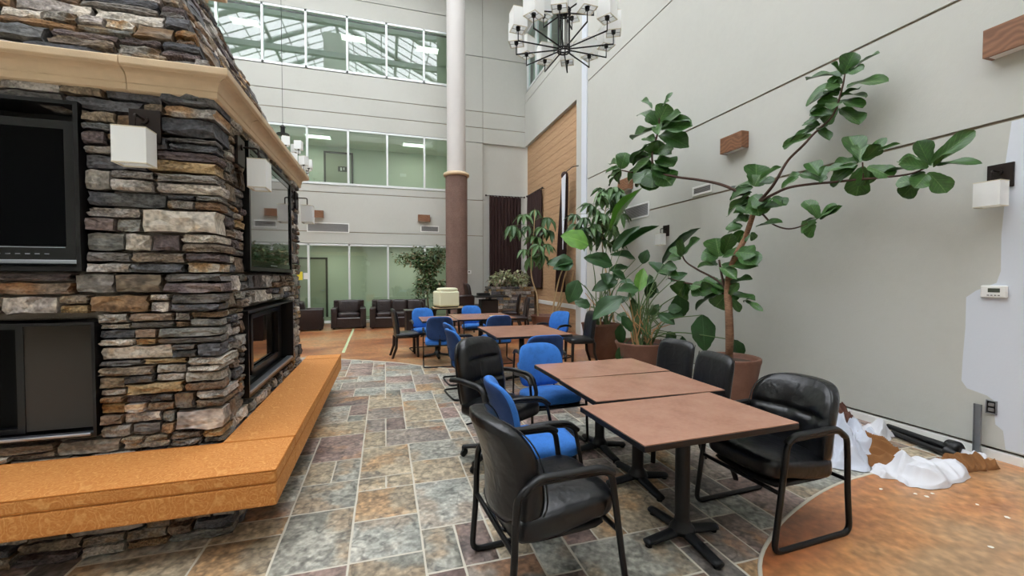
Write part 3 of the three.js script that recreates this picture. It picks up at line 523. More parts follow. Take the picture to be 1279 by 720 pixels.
{ // the two hearth inserts
  const h = thing('hearth_insert', 'black hearth insert with fine mesh panel above the front bench', 'fireplace insert', -2.405, 0.6, FZ - 0.19);
  mesh('mesh_panel', span(0.365, 0.715, 0.03, 0.655, 0.12, 0.135), M.meshScreen, h); mesh('mesh_panel', span(-0.715, -0.365, 0.03, 0.655, 0.12, 0.135), M.meshScreen, h);
  mesh('glass_door', span(-0.33, 0.33, 0.05, 0.64, 0.08, 0.09), M.screenMatte, h);
  mesh('door_frame', join([span(-0.365, -0.33, 0.02, 0.66, 0, 0.14), span(0.33, 0.365, 0.02, 0.66, 0, 0.14), span(-0.33, 0.33, 0.02, 0.05, 0, 0.13), span(-0.33, 0.33, 0.64, 0.66, 0, 0.13)]), M.blackMetal, h);
  mesh('bottom_rail', rbox(1.44, 0.018, 0.05, 0.006, 0, 0.012, 0.205), M.brushed, h);
  const g = thing('hearth_insert', 'black hearth insert with a glass door reflecting floor, above the side bench', 'fireplace insert', FX - 0.19, 0.63, -4.49, PI / 2);
  mesh('surround', join([span(-0.81, -0.37, 0.02, 0.64, 0, 0.1), span(0.56, 0.81, 0.02, 0.64, 0, 0.1), span(-0.37, 0.56, 0.02, 0.1, 0, 0.1), span(-0.37, 0.56, 0.58, 0.64, 0, 0.1)]), M.blackMetal, g);
  mesh('door_frame', join([span(-0.41, -0.35, 0.08, 0.6, 0.1, 0.125), span(0.54, 0.6, 0.08, 0.6, 0.1, 0.125), span(-0.41, 0.6, 0.08, 0.12, 0.1, 0.125), span(-0.41, 0.6, 0.56, 0.6, 0.1, 0.125)]), M.blackMetal, g);
  mesh('glass_door', span(-0.35, 0.54, 0.12, 0.56, 0.06, 0.085), M.screen, g);
  mesh('bottom_rail', rbox(1.6, 0.03, 0.07, 0.012, 0, 0.016, 0.185), M.brushed, g);
}
{ // upholstered bench wrapped round the hearth
  const b = thing('hearth_bench', 'orange damask upholstered bench wrapping the corner of the stone hearth', 'bench');
  const X0 = -3.9, X1 = -0.585, Z1 = -2.6, ZM = -3.125, Z2 = -6.28, y0 = 0.275, y1 = 0.402, y2 = 0.478;
  mesh('base', rbox(X1 - X0, y1 - y0, Z1 - ZM, 0.012, (X0 + X1) / 2, (y0 + y1) / 2, (Z1 + ZM) / 2), M.damask, b);
  mesh('base', rbox(X1 + 1.02, y1 - y0, ZM - Z2, 0.012, (X1 - 1.02) / 2, (y0 + y1) / 2, (ZM + Z2) / 2), M.damask, b);
  const cush = (x0, x1, z0, z1) => { const g = new RoundedBoxGeometry(x1 - x0, y2 - y1, z1 - z0, 4, 0.018); const a = g.attributes.position, w = x1 - x0, d = z1 - z0; for (let i = 0; i < a.count; i++) if (a.getY(i) > 0) a.setY(i, a.getY(i) + 0.012 * (1 - (2 * a.getX(i) / w) ** 4) * (1 - (2 * a.getZ(i) / d) ** 4)); const q = mesh('cushion', boxUV(xf(g, (x0 + x1) / 2, (y1 + y2) / 2, (z0 + z1) / 2)), M.damask, b); const e = 0.004; mesh('piping', join([y1 + 0.006, y2 - 0.004].map((y) => sweep(bent([V(x0 + e, y, z1 - e), V(x1 - e, y, z1 - e), V(x1 - e, y, z0 + e), V(x0 + e, y, z0 + e)], 0.016), 0.004, 6))), M.piping, q); };
  cush(X0, X1, ZM, Z1); cush(-1.02, X1, -6.0, ZM - 0.004); cush(-1.02, X1, Z2, -6.004);
}
// ------------------------------------------------------------------ wall fittings; local +z points out of the wall
function shadeGeo(w, d, h, t = 0.004) { return join([span(-w / 2, w / 2, 0, h, d / 2 - t, d / 2), span(-w / 2, w / 2, 0, h, -d / 2, -d / 2 + t), span(-w / 2, -w / 2 + t, 0, h, -d / 2 + t, d / 2 - t), span(w / 2 - t, w / 2, 0, h, -d / 2 + t, d / 2 - t)]); }
function rimGeo(w, d, y) { const t = 0.008; return join([span(-w / 2 - 0.001, w / 2 + 0.001, y, y + 0.006, d / 2 - t, d / 2 + 0.001), span(-w / 2 - 0.001, w / 2 + 0.001, y, y + 0.006, -d / 2 - 0.001, -d / 2 + t), span(-w / 2 - 0.001, -w / 2 + t, y, y + 0.006, -d / 2 + t, d / 2 - t), span(w / 2 - t, w / 2 + 0.001, y, y + 0.006, -d / 2 + t, d / 2 - t)]); }
const SCONCES = 'box-shaded wall lamps';
const sconce0 = thing('wall_sconce', 'cream box-shaded sconce on dark plate between the stone corner and the front television', 'wall lamp', -1.385, 2.2, FZ + 0.015, 0, SCONCES);
{
  mesh('wall_plate', rbox(0.16, 0.2, 0.02, 0.003, 0, 0.265, 0.01), M.bronze, sconce0);
  mesh('bracket', join([sweep(bent([V(0, 0.3, 0.02), V(0, 0.3, 0.13), V(0, 0.06, 0.13)], 0.02), 0.007, 8), xf(cyl(0.022, 0.022, 0.012, 0, 0, 0), 0, 0.3, 0.02, PI / 2)]), M.bronze, sconce0);
  const s = mesh('shade', xf(shadeGeo(0.165, 0.12, 0.21), 0, 0, 0.135), M.fabricShade, sconce0);
  for (const y of [0, 0.204]) mesh('shade_rim', xf(rimGeo(0.165, 0.12, y), 0, 0, 0.135), M.shadeRim, s);
}
copyOf(sconce0, FX + 0.012, 2.2, -3.56, PI / 2, 'cream box-shaded sconce on the stone between corner and mirroring television');
copyOf(sconce0, FX + 0.012, 2.2, -5.62, PI / 2, 'cream box-shaded sconce on the far end of the stone beyond the mirroring television');
copyOf(sconce0, XW, 2.13, -2.22, -PI / 2, 'cream box-shaded sconce on plaster wall beside the white primer patch');
copyOf(sconce0, XW, 2.13, -6.6, -PI / 2, 'cream box-shaded sconce on plaster wall among the broad-leaved plants');

function woodLight(x, y, z, turn, label) {
  const t = thing('wood_wall_light', label, 'wall light', x, y, z, turn, 'wooden box wall lights');
  mesh('box', join([span(-0.2, 0.2, -0.115, 0.115, 0.1, 0.125), span(-0.2, -0.18, -0.115, 0.115, 0, 0.1), span(0.18, 0.2, -0.115, 0.115, 0, 0.1), span(-0.18, 0.18, -0.1, -0.085, 0, 0.1)]), M.woodBox, t);
  mesh('diffuser', span(-0.178, 0.178, -0.112, -0.102, 0.004, 0.098), M.white, t);
  return t;
}
woodLight(XW, 3.5, -2.1, -PI / 2, 'brown wooden box light high on plaster wall above white primer');
woodLight(XW, 3.5, -5.0, -PI / 2, 'brown wooden box light on plaster wall between fig branches');
woodLight(XW, 3.5, -7.9, -PI / 2, 'brown wooden box light half hidden behind the umbrella plant');
woodLight(1.3, 3.55, ZB, 0, 'brown wooden box light on the far wall above the small vent');
woodLight(-2.05, 3.55, ZB, 0, 'brown wooden box light on far wall beside the fireplace sconce');

function wallVent(x, y, z, turn, w, h, label) {
  const t = thing('air_vent', label, 'vent', x, y, z, turn, 'wall air vents');
  mesh('vent_frame', join([span(-w / 2, w / 2, h / 2 - 0.03, h / 2, 0, 0.015), span(-w / 2, w / 2, -h / 2, -h / 2 + 0.03, 0, 0.015), span(-w / 2, -w / 2 + 0.03, -h / 2 + 0.03, h / 2 - 0.03, 0, 0.015), span(w / 2 - 0.03, w / 2, -h / 2 + 0.03, h / 2 - 0.03, 0, 0.015)]), M.white, t);
  mesh('vent_back', span(-w / 2 + 0.03, w / 2 - 0.03, -h / 2 + 0.03, h / 2 - 0.03, 0, 0.002), M.ventDark, t);
  const n = Math.round((h - 0.06) / 0.022); for (let i = 0; i < n; i++) mesh('louver', xf(box(w - 0.062, 0.003, 0.014), 0, -h / 2 + 0.03 + (i + 0.5) * (h - 0.06) / n, 0.008, 0.6), M.vent, t);
}
wallVent(XW, 2.885, -7.58, -PI / 2, 0.9, 0.29, 'large grey louvered vent with white frame behind the tall plants');
wallVent(XW, 2.97, -5.7, -PI / 2, 0.44, 0.15, 'small grey louvered vent behind the long fig branch');
wallVent(-1.72, 3.14, ZB, 0, 1.26, 0.31, 'wide grey louvered vent on far wall above the leather armchairs');
wallVent(1.5, 3.2, ZB, 0, 0.62, 0.22, 'small louvered vent on far wall beside the column');
{
  const t = thing('thermostat', 'white thermostat with dark display on the primer patch', 'thermostat', XW - 0.002, 1.425, -2.235, -PI / 2);
  mesh('body', rbox(0.165, 0.105, 0.03, 0.012, 0, 0, 0.016), M.white, t); mesh('display', rbox(0.075, 0.035, 0.004, 0.002, 0.005, 0.012, 0.031), M.lcd, t);
  const k = []; for (let i = 0; i < 4; i++) k.push(rbox(0.014, 0.008, 0.004, 0.001, -0.03 + i * 0.022, -0.03, 0.031)); mesh('button', join(k), M.ventDark, t);
  const s = thing('thermostat', 'small white wall sensor on far wall beside the brown column', 'thermostat', 2.86, 1.72, ZB, 0); mesh('body', rbox(0.17, 0.13, 0.03, 0.01, 0, 0, 0.015), M.white, s); mesh('display', rbox(0.06, 0.04, 0.004, 0.002, 0, 0.01, 0.031), M.lcd, s);
  const o = thing('outlet_box', 'bare open outlet box low on the plaster wall', 'outlet', XW - 0.002, 0.44, -2.235, -PI / 2);
  mesh('box_rim', join([span(-0.035, 0.035, 0.05, 0.058, 0, 0.012), span(-0.035, 0.035, -0.058, -0.05, 0, 0.012), span(-0.035, -0.028, -0.05, 0.05, 0, 0.012), span(0.028, 0.035, -0.05, 0.05, 0, 0.012)]), M.galvanised, o);
  mesh('box_back', span(-0.028, 0.028, -0.05, 0.05, 0, 0.003), M.blackPlastic, o);
  mesh('receptacle', join([rbox(0.036, 0.03, 0.012, 0.006, 0, 0.022, 0.008), rbox(0.036, 0.03, 0.012, 0.006, 0, -0.022, 0.008)]), M.ventDark, o);
  const p = thing('metal_stud', 'short galvanised metal stud standing on floor against plaster wall', 'stud', XW - 0.04, 0, -2.3, -PI / 2);
  mesh('web', span(-0.022, 0.022, 0, 0.45, 0, 0.003), M.galvanised, p); mesh('flange', span(-0.024, -0.021, 0, 0.45, 0, 0.022), M.galvanised, p); mesh('flange', span(0.021, 0.024, 0, 0.45, 0, 0.022), M.galvanised, p);
  single('glass_sign', span(-2.66, -2.5, 1.45, 1.72, ZB - 0.037, ZB - 0.034), M.yellowSign, 'yellow paper notice on the ground floor glazing beside the mullion', 'sign');
  single('glass_sign', span(-2.47, -2.33, 1.48, 1.68, ZB - 0.037, ZB - 0.034), M.white, 'white paper notice on the ground floor glazing beside the yellow one', 'sign');
  single('corridor_sign', span(0.62, 0.86, 5.56, 5.68, -17.5, -17.49), M.white, 'small white sign on the middle corridor wall', 'sign');
}

// ------------------------------------------------------------------ chandeliers
function chandelier(x, y, z, top, label) {
  const t = thing('chandelier', label, 'chandelier', x, y, z, 0.13, 'black metal chandeliers');
  const cage = []; for (let i = 0; i < 8; i++) { const a = i / 8 * TAU; cage.push(sweep([V(Math.cos(a) * 0.075, -0.03, Math.sin(a) * 0.075), V(Math.cos(a) * 0.075, 0.5, Math.sin(a) * 0.075)], 0.009, 6)); }
  mesh('cage', join(cage), M.blackMetal, t);
  const ring = (yy, r) => boxUV(xf(new THREE.TorusGeometry(r, 0.01, 6, 24), 0, yy, 0, PI / 2));
  mesh('hub_ring', join([ring(0.0, 0.078), ring(-0.03, 0.078), ring(0.45, 0.085), ring(0.5, 0.085)]), M.blackMetal, t);
  mesh('stem', join([cyl(0.055, 0.055, 0.75, 0, 0.45, 0), cyl(0.075, 0.03, 0.06, 0, 1.2, 0), cyl(0.16, 0.16, 0.02, 0, 1.0, 0)]), M.blackMetal, t);
  mesh('cable', cyl(0.006, 0.006, top - y - 1.2, 0, 1.2, 0, 6), M.blackMetal, t);
  const tier = (n, R, yy, off) => {
    for (let i = 0; i < n; i++) {
      const a = off + i / n * TAU, c = Math.cos(a), s = Math.sin(a), arm = mesh('arm', join([sweep([V(c * 0.075, yy, s * 0.075), V(c * R, yy, s * R)], 0.01, 6), sweep([V(c * R, yy - 0.006, s * R), V(c * R, yy + 0.16, s * R)], 0.007, 6)]), M.blackMetal, t);
      const hold = mesh('lamp_holder', cyl(0.025, 0.03, 0.04, c * R, yy + 0.13, s * R, 10), M.blackPlastic, arm);
      mesh('holder_spider', join([0, PI / 2].map((q) => xf(box(0.17, 0.003, 0.004), c * R, yy + 0.14, s * R, 0, -a + q))), M.blackMetal, arm);
      const sh = mesh('shade', xf(shadeGeo(0.18, 0.18, 0.24), c * R, yy + 0.135, s * R, 0, -a, 0), M.fabricShade, arm);
      for (const q of [0, 0.234]) mesh('shade_rim', xf(rimGeo(0.18, 0.18, q), c * R, yy + 0.135, s * R, 0, -a), M.shadeRim, arm);
    }
  };
  tier(12, 0.63, 0, 0.1); tier(6, 0.4, 0.47, 0.3);
  return t;
}
chandelier(2.26, 4.52, -5.15, 13.8, 'large black chandelier with two rings of white shades, hanging above the near tables');
chandelier(-2.62, 4.42, -12.89, 14.8, 'black chandelier with white shades hanging beyond the stone fireplace hood');

// ------------------------------------------------------------------ curtains
function pleats(w, h, amp, n, thick = 0.006, gather) {                     // hanging cloth, top at y=0, in the xy plane
  const N = n * 10, rows = 8, pos = [], idx = [];
  for (const side of [1, -1]) for (let j = 0; j <= rows; j++) for (let i = 0; i <= N; i++) {
    const s = i / N, t = j / rows, k = gather ? gather(t) : [1, 0], a = s * n * TAU;
    pos.push((s - 0.5) * w * k[0] + k[1], -t * h, Math.sin(a) * amp * (0.75 + 0.35 * t) + 0.4 * amp * Math.sin(a * 0.37 + t * 2) + side * thick / 2);
  }
  const L = (rows + 1) * (N + 1);
  for (let f = 0; f < 2; f++) for (let j = 0; j < rows; j++) for (let i = 0; i < N; i++) { const p = f * L + j * (N + 1) + i, q = p + N + 1; f ? idx.push(p, p + 1, q, p + 1, q + 1, q) : idx.push(p, q, p + 1, p + 1, q, q + 1); }
  for (let j = 0; j < rows; j++) for (const i of [0, N]) { const p = j * (N + 1) + i, q = p + N + 1; idx.push(p, p + L, q, q, p + L, q + L); }
  const g = new THREE.BufferGeometry(); g.setAttribute('position', new THREE.Float32BufferAttribute(pos, 3)); g.setIndex(idx); g.computeVertexNormals(); return boxUV(g);
}
function curtain(x, y, z, turn, w, h, n, label) {
  const t = thing('curtain', label, 'curtain', x, y, z, turn);
  mesh('drape', xf(pleats(w, h, 0.045, n), 0, -0.02, 0.1), M.curtain, t);
  mesh('rod', join([sweep([V(-w / 2 - 0.1, 0, 0.1), V(w / 2 + 0.1, 0, 0.1)], 0.014, 8), sweep([V(-w / 2 - 0.06, 0, 0.1), V(-w / 2 - 0.06, 0, 0)], 0.01, 6), sweep([V(w / 2 + 0.06, 0, 0.1), V(w / 2 + 0.06, 0, 0)], 0.01, 6)]), M.bronze, t);
  for (const s of [-1, 1]) mesh('finial', boxUV(xf(new THREE.SphereGeometry(0.035, 12, 8), s * (w / 2 + 0.12), 0, 0.1)), M.bronze, t);
  for (let i = 0; i <= n; i++) mesh('ring', boxUV(xf(new THREE.TorusGeometry(0.028, 0.006, 6, 12), (i / n - 0.5) * w * 0.98, -0.008, 0.1, 0, PI / 2)), M.bronze, t);
  return t;
}
curtain(4.2, 4.46, ZB - 0.08, 0, 1.2, 3.25, 10, 'dark brown pleated curtain on the far wall above the planter');
curtain(XW + 0.1, 4.46, -13.75, -PI / 2, 1.3, 3.25, 10, 'dark brown pleated curtain on the timber siding near the corner');
{
  const t = thing('curtain', 'brown curtain gathered at the top, its white lining showing', 'curtain', XW - 0.02, 4.42, -10.75, -PI / 2);
  mesh('drape', xf(pleats(0.5, 3.2, 0.05, 5, 0.006, (q) => [0.45 + 0.9 * q - 0.3 * q * q, -0.3 * q]), -0.1, -0.1, 0.12), M.curtain, t);
  const s = new THREE.Shape([new THREE.Vector2(-0.1, -0.15), new THREE.Vector2(0.14, -0.08), new THREE.Vector2(0.1, -1.0), new THREE.Vector2(-0.02, -2.1), new THREE.Vector2(-0.06, -1.1)]), g = new THREE.ExtrudeGeometry(s, { depth: 0.01, bevelEnabled: true, bevelSize: 0.008, bevelThickness: 0.008, bevelSegments: 2 });
  mesh('lining', boxUV(g.translate(-0.02, 0, 0.2)), M.lining, t);
  mesh('rod', join([sweep(bent([V(-0.2, 0, 0.14), V(0.45, 0.05, 0.14), V(0.55, 0.06, 0.02)], 0.05), 0.012, 8)]), M.bronze, t);
  mesh('gathered_knot', smooth(new THREE.IcosahedronGeometry(0.13, 3).scale(1, 0.8, 0.7).translate(-0.06, -0.06, 0.15)), M.curtain, t);
}
// ------------------------------------------------------------------ stone planter under the curtains
{
  const p = thing('stone_planter', 'low stacked stone planter wall below the dark curtains', 'planter'), R = rngOf(88), x0 = 3.42, x1 = XW, z0 = ZB + 0.01, z1 = -13.7, H = 1.24;
  mesh('core', span(x0 + 0.06, x1, 0, H - 0.1, z0, z1 - 0.06), M.stoneCore, p);
  mesh('soil', span(x0 + 0.1, x1, H - 0.12, H - 0.06, z0, z1 - 0.1), M.soil, p);
  let y = 0;
  while (y < H - 0.03) {
    const h = Math.min(mixf(0.06, 0.12, R()), H - y); let x = x0;
    while (x < x1 - 0.02) { let w = mixf(0.14, 0.38, R()); if (x + w > x1 - 0.1) w = x1 - x; const k = w / h < 2 ? 0 : w / h < 3.6 ? 1 : 2, q = ledge[k * 8 + Math.floor(R() * 8)], o = mesh('ledge_stone', q.g, M.stones[Math.floor(R() * M.stones.length)], p); o.scale.set((w - 0.004) / q.W, (h - 0.004) / q.H, 1); o.position.set(x + w / 2, y + h / 2, z1 + R() * 0.02); x += w; }
    let z = 0.12; while (z < 0.95) { const w = mixf(0.2, 0.4, R()), q = ledge[8 + Math.floor(R() * 8)], o = mesh('ledge_stone', q.g, M.stones[Math.floor(R() * M.stones.length)], p); o.rotation.y = -PI / 2; o.scale.set((w - 0.004) / q.W, (h - 0.004) / q.H, 1); o.position.set(x0 - R() * 0.02, y + h / 2, z1 - z - w / 2 + 0.06); z += w; }
    y += h;
  }
}
// ------------------------------------------------------------------ furniture; every chair faces local +z
function cafeTable(name, label, x, z, w, d, turn = 0, group, topMat = M.laminate, h = 0.745) {
  const t = thing(name, label, 'table', x, 0, z, turn, group);
  mesh('tabletop', rbox(w - 0.004, 0.006, d - 0.004, 0.002, 0, h - 0.003, 0), topMat, t);
  mesh('edge_band', rbox(w, 0.03, d, 0.003, 0, h - 0.021, 0), M.blackPlastic, t);
  mesh('mounting_plate', join([box(0.3, 0.012, 0.05, 0, h - 0.042, 0), box(0.05, 0.012, 0.3, 0, h - 0.042, 0)]), M.castIron, t);
  mesh('post', cyl(0.042, 0.042, h - 0.1, 0, 0.055, 0, 24), M.castIron, t);
  mesh('post_collar', lathe([[0.0, 0.05], [0.075, 0.05], [0.07, 0.075], [0.05, 0.1], [0.044, 0.12]], 24), M.castIron, t);
  for (let i = 0; i < 4; i++) { const a = i * PI / 2, L = i % 2 ? 0.29 : 0.25, c = Math.cos(a), s = Math.sin(a); mesh('foot', join([sweep([0, 0.25, 0.5, 0.75, 0.92, 1].map((q) => V(c * L * q, mixf(0.062, 0.026, q ** 0.8), s * L * q)), (q) => mixf(0.04, 0.03, q), 10, 0.62), cyl(0.02, 0.02, 0.012, c * L * 0.93, 0, s * L * 0.93, 12)]), M.castIron, t); }
  return t;
}
const TG = 'brown laminate cafe tables pushed together';
cafeTable('cafe_table', 'brown laminate table pulled up to the black sled-base armchairs', 1.675, -2.065, 1.01, 0.655, 0.03, TG);
cafeTable('cafe_table', 'brown laminate table between two other tables, before the fig tree', 1.815, -2.735, 1.02, 0.615, -0.012, TG);
cafeTable('cafe_table', 'brown laminate table with blue armchair drawn up at its short row end', 1.83, -3.352, 1.03, 0.58, 0.012, TG);
cafeTable('cafe_table', 'single large brown laminate table ringed by blue armchairs', 1.98, -6.05, 1.1, 1.25, 0);
cafeTable('cafe_table', 'small brown laminate table with black dining chair at its end', 0.97, -8.25, 0.64, 0.9, 0);
cafeTable('cafe_table', 'brown laminate table carrying a pale yellow sheet of paper', 1.9, -8.5, 1.18, 1.2, 0);
single('paper_sheet', xf(box(0.34, 0.003, 0.26), 2.25, 0.748, -8.35, 0, 0.2), M.paper, 'pale yellow sheet of paper lying on brown table', 'paper');

// padded armchair on two closed sled loops
function sledChair(label, x, z, turn) {
  const t = thing('sled_armchair', label, 'chair', x, 0, z, turn, 'black leather sled armchairs');
  mesh('seat', puff(0.54, 0.145, 0.56, 5, [16, 8, 16], (c, u) => { c.y += (u.y > 0 ? 0.012 * (1 - u.x * u.x) * (1 - u.z * u.z) : 0) - 0.012 * Math.exp(-(((u.z - 0.45) / 0.35) ** 2)) * (u.y < 0 ? -1 : 0); c.y -= 0.02 * Math.max(0, u.z - 0.6) * (u.y > 0 ? 1 : 0); c.z += 0.02; c.y += 0.42 + 0.03 * u.z; }), M.leather, t);
  const back = mesh('backrest', puff(0.55, 0.5, 0.12, 4.2, [32, 34, 5], (c, u) => {
    const f = u.z > 0 ? 1 : 0; c.z += 0.09 * u.x * u.x; c.z += f * (0.018 * (1 - u.x ** 4) - 0.022 * Math.exp(-(((u.y - 0.18) / 0.07) ** 2)) * (1 - u.x ** 6) + 0.012 * Math.sin(u.x * 9) * Math.exp(-(((u.y - 0.12) / 0.2) ** 2))); c.x *= 1 - 0.07 * Math.max(0, u.y) ** 2;
    const y = c.y; c.y = y + 0.64; c.z += -0.25 - 0.2 * (y) - 0.05 * u.y * u.y;
  }), M.leather, t);
  const seam = []; for (let i = 0; i <= 40; i++) { const a = i / 40 * TAU, ux = Math.sign(Math.cos(a)) * Math.abs(Math.cos(a)) ** 0.45, uy = Math.sign(Math.sin(a)) * Math.abs(Math.sin(a)) ** 0.45; const y = uy * 0.245; seam.push(V(ux * 0.272 * (1 - 0.07 * Math.max(0, uy) ** 2), y + 0.64, 0.09 * ux * ux - 0.25 - 0.2 * y - 0.05 * uy * uy + 0.045)); }
  mesh('piping', sweep(seam, 0.004, 6), M.stitch, back);
  mesh('seat_shell', puff(0.5, 0.04, 0.5, 6, [6, 2, 6], (c) => { c.y += 0.345; }), M.blackPlastic, t);
  for (const s of [-1, 1]) {
    const X = s * 0.292, P = bent([V(X, 0.47, -0.27), V(X, 0.6, -0.26), V(X, 0.645, -0.18), V(X, 0.635, 0.22), V(X, 0.3, 0.27), V(X, 0.014, 0.315), V(X, 0.014, -0.3), V(X, 0.3, -0.275), V(X, 0.48, -0.27)], 0.06);
    const l = mesh('side_loop', sweep(P, 0.0165, 10, 1), M.blackMetal, t);
    mesh('arm_pad', sweep(bent([V(X, 0.6, -0.24), V(X, 0.662, -0.17), V(X, 0.655, 0.17), V(X, 0.62, 0.23)], 0.04), 0.022, 10, 0.7), M.blackPlastic, l);
  }
  for (const z0 of [0.262, -0.272]) mesh('cross_bar', sweep([V(-0.29, 0.335, z0), V(0.29, 0.335, z0)], 0.013, 8), M.blackMetal, t);
  return t;
}
sledChair('black leather sled-base armchair turned with its back to the orange bench', 0.78, -2.03, PI / 2 + 0.08);
sledChair('black leather sled-base armchair in front of the crumpled cloths', 2.36, -2.09, -PI / 2 + 0.04);

// blue cantilever armchair
const BG = 'blue fabric cantilever armchairs';
function blueChair(label, x, z, turn) {
  const t = thing('blue_armchair', label, 'chair', x, 0, z, turn, BG);
  mesh('seat', puff(0.5, 0.1, 0.5, 5, [14, 6, 14], (c, u) => { c.y += 0.42 + 0.02 * u.z - 0.035 * Math.max(0, u.z - 0.5) * (u.y > 0 ? 1 : 0.2) + (u.y > 0 ? 0.012 * (1 - u.x * u.x) - 0.006 * Math.exp(-(((u.z - 0.1) / 0.07) ** 2)) : 0); c.z += 0.03; }), M.blue, t);
  mesh('seat_shell', puff(0.49, 0.05, 0.49, 5, [8, 3, 8], (c) => { c.y += 0.372; c.z += 0.025; }), M.blackPlastic, t);
  const bend = (c, u) => { const y = c.y; c.z += 0.07 * u.x * u.x - 0.23 - 0.2 * y - 0.03 * u.y * u.y; c.x *= 1 - 0.05 * Math.max(0, u.y); c.y = y + 0.665; };
  mesh('backrest', puff(0.47, 0.42, 0.07, 4, [14, 14, 4], bend), M.blue, t);
  mesh('back_panel', puff(0.455, 0.405, 0.05, 4, [12, 12, 3], (c, u) => { bend(c, u); c.z -= 0.018; }), M.navy, t);
  mesh('back_support', sweep([V(0, 0.38, -0.1), V(0, 0.38, -0.24), V(0, 0.55, -0.25)], 0.02, 8, 0.5), M.blackMetal, t);
  for (const s of [-1, 1]) {
    const X = s * 0.275;
    const l = mesh('side_frame', sweep(bent([V(s * 0.235, 0.58, -0.22), V(X, 0.6, -0.2), V(X, 0.625, 0.0), V(X, 0.615, 0.2), V(X, 0.36, 0.25), V(X, 0.013, 0.27), V(X, 0.013, -0.28), V(0, 0.013, -0.29)], 0.06), 0.0125, 8), M.blackMetal, t);
    mesh('arm_pad', sweep(bent([V(X, 0.62, -0.15), V(X, 0.645, 0.0), V(X, 0.64, 0.16), V(X, 0.585, 0.225)], 0.05), 0.021, 8, 0.65), M.blackPlastic, l);
  }
  mesh('cross_bar', sweep([V(-0.27, 0.36, 0.24), V(0.27, 0.36, 0.24)], 0.011, 8), M.blackMetal, t);
  return t;
}
const blue0 = blueChair('blue fabric armchair between the black office chair and black sled armchair', 0.95, -2.69, PI / 2 - 0.05);
for (const [x, z, a, l] of [
  [1.5, -3.76, 0.06, 'blue fabric armchair facing the near tables from the row end'],
  [1.83, -4.86, PI - 0.05, 'blue fabric armchair backed against the one at the near tables'],
  [1.07, -5.5, PI / 2 + 0.1, 'blue fabric armchair beside the large single table, next to the office chair'],
  [1.14, -6.22, PI / 2 + 0.05, 'blue fabric armchair beside the large single table, next to the small table'],
  [3.12, -7.55, -PI / 2 + 0.5, 'blue fabric armchair standing behind the black dining chair and square pot'],
  [0.92, -7.5, PI - 0.08, 'blue fabric armchair showing its navy back at the small table'],
  [1.95, -7.45, PI, 'blue fabric armchair wedged between the large table and paper-strewn table'],
  [0.8, -9.1, 0.1, 'blue fabric armchair behind the small table near the dark end table'],
  [1.95, -9.55, 0.05, 'blue fabric armchair behind the table with the yellow paper'],
]) copyOf(blue0, x, 0, z, a, l);

// office chair on castors
{
  const t = thing('office_chair', 'black leather office chair with tufted back and castors', 'chair', 0.9, 0, -3.42, 0.55);
  mesh('seat', puff(0.54, 0.12, 0.52, 5, [30, 5, 28], (c, u) => { c.y += 0.46 + (u.y > 0 ? 0.015 * (1 - u.x * u.x) - 0.012 * Math.exp(-((u.x / 0.08) ** 2)) * (1 - u.z * u.z) - 0.012 * Math.exp(-(((u.z + 0.1) / 0.1) ** 2)) : 0) - 0.04 * Math.max(0, u.z - 0.55); c.z += 0.04; }), M.leather, t);
  mesh('backrest', puff(0.5, 0.62, 0.12, 4.4, [44, 50, 4], (c, u) => {
    const f = u.z > 0 ? 1 : 0; c.z += 0.06 * u.x * u.x + f * (0.02 * (1 - u.x ** 4) - 0.03 * Math.exp(-(((u.y - 0.42) / 0.05) ** 2)) * (1 - sstep(0.5, 0.8, Math.abs(u.x))) - 0.026 * Math.exp(-(((u.y + 0.15) / 0.05) ** 2)) * (1 - u.x ** 6) - 0.02 * Math.exp(-((u.x / 0.05) ** 2)) * (1 - sstep(0.3, 0.42, u.y)));
    c.x *= 1 - 0.09 * Math.max(0, u.y) ** 2; const y = c.y; c.y = y + 0.71; c.z += -0.24 - 0.17 * y;
  }), M.leather, t);
  mesh('back_shell', puff(0.48, 0.58, 0.06, 4, [10, 10, 3], (c, u) => { c.z += 0.06 * u.x * u.x; const y = c.y; c.y = y + 0.7; c.z += -0.295 - 0.17 * y; }), M.blackPlastic, t);
  for (const s of [-1, 1]) mesh('armrest', sweep(bent([V(s * 0.25, 0.42, -0.02), V(s * 0.3, 0.46, 0.0), V(s * 0.3, 0.5, 0.2), V(s * 0.305, 0.69, 0.14), V(s * 0.3, 0.71, -0.12), V(s * 0.27, 0.69, -0.27)], 0.07), 0.024, 10, 0.75), M.blackPlastic, t);
  mesh('gas_lift', join([cyl(0.025, 0.025, 0.2, 0, 0.2, 0), cyl(0.04, 0.04, 0.12, 0, 0.1, 0), box(0.2, 0.05, 0.26, 0, 0.385, 0)]), M.blackMetal, t);
  mesh('lever', sweep([V(0, 0.38, 0), V(-0.3, 0.37, -0.05)], 0.007, 6), M.blackMetal, t);
  for (let i = 0; i < 5; i++) {
    const a = i / 5 * TAU + 0.5, c = Math.cos(a), s = Math.sin(a), l = mesh('base_leg', sweep([V(0, 0.115, 0), V(c * 0.15, 0.105, s * 0.15), V(c * 0.31, 0.08, s * 0.31)], (q) => mixf(0.035, 0.024, q), 8, 0.7), M.blackPlastic, t);
    mesh('castor', join([-0.016, 0.016].map((o) => xf(cyl(0.028, 0.028, 0.018, 0, -0.009, 0, 16), c * 0.3 - s * o, 0.028, s * 0.3 + c * o, PI / 2, 0, 0)).concat([box(0.03, 0.05, 0.03, c * 0.3, 0.06, s * 0.3)])), M.blackPlastic, l);
  }
}
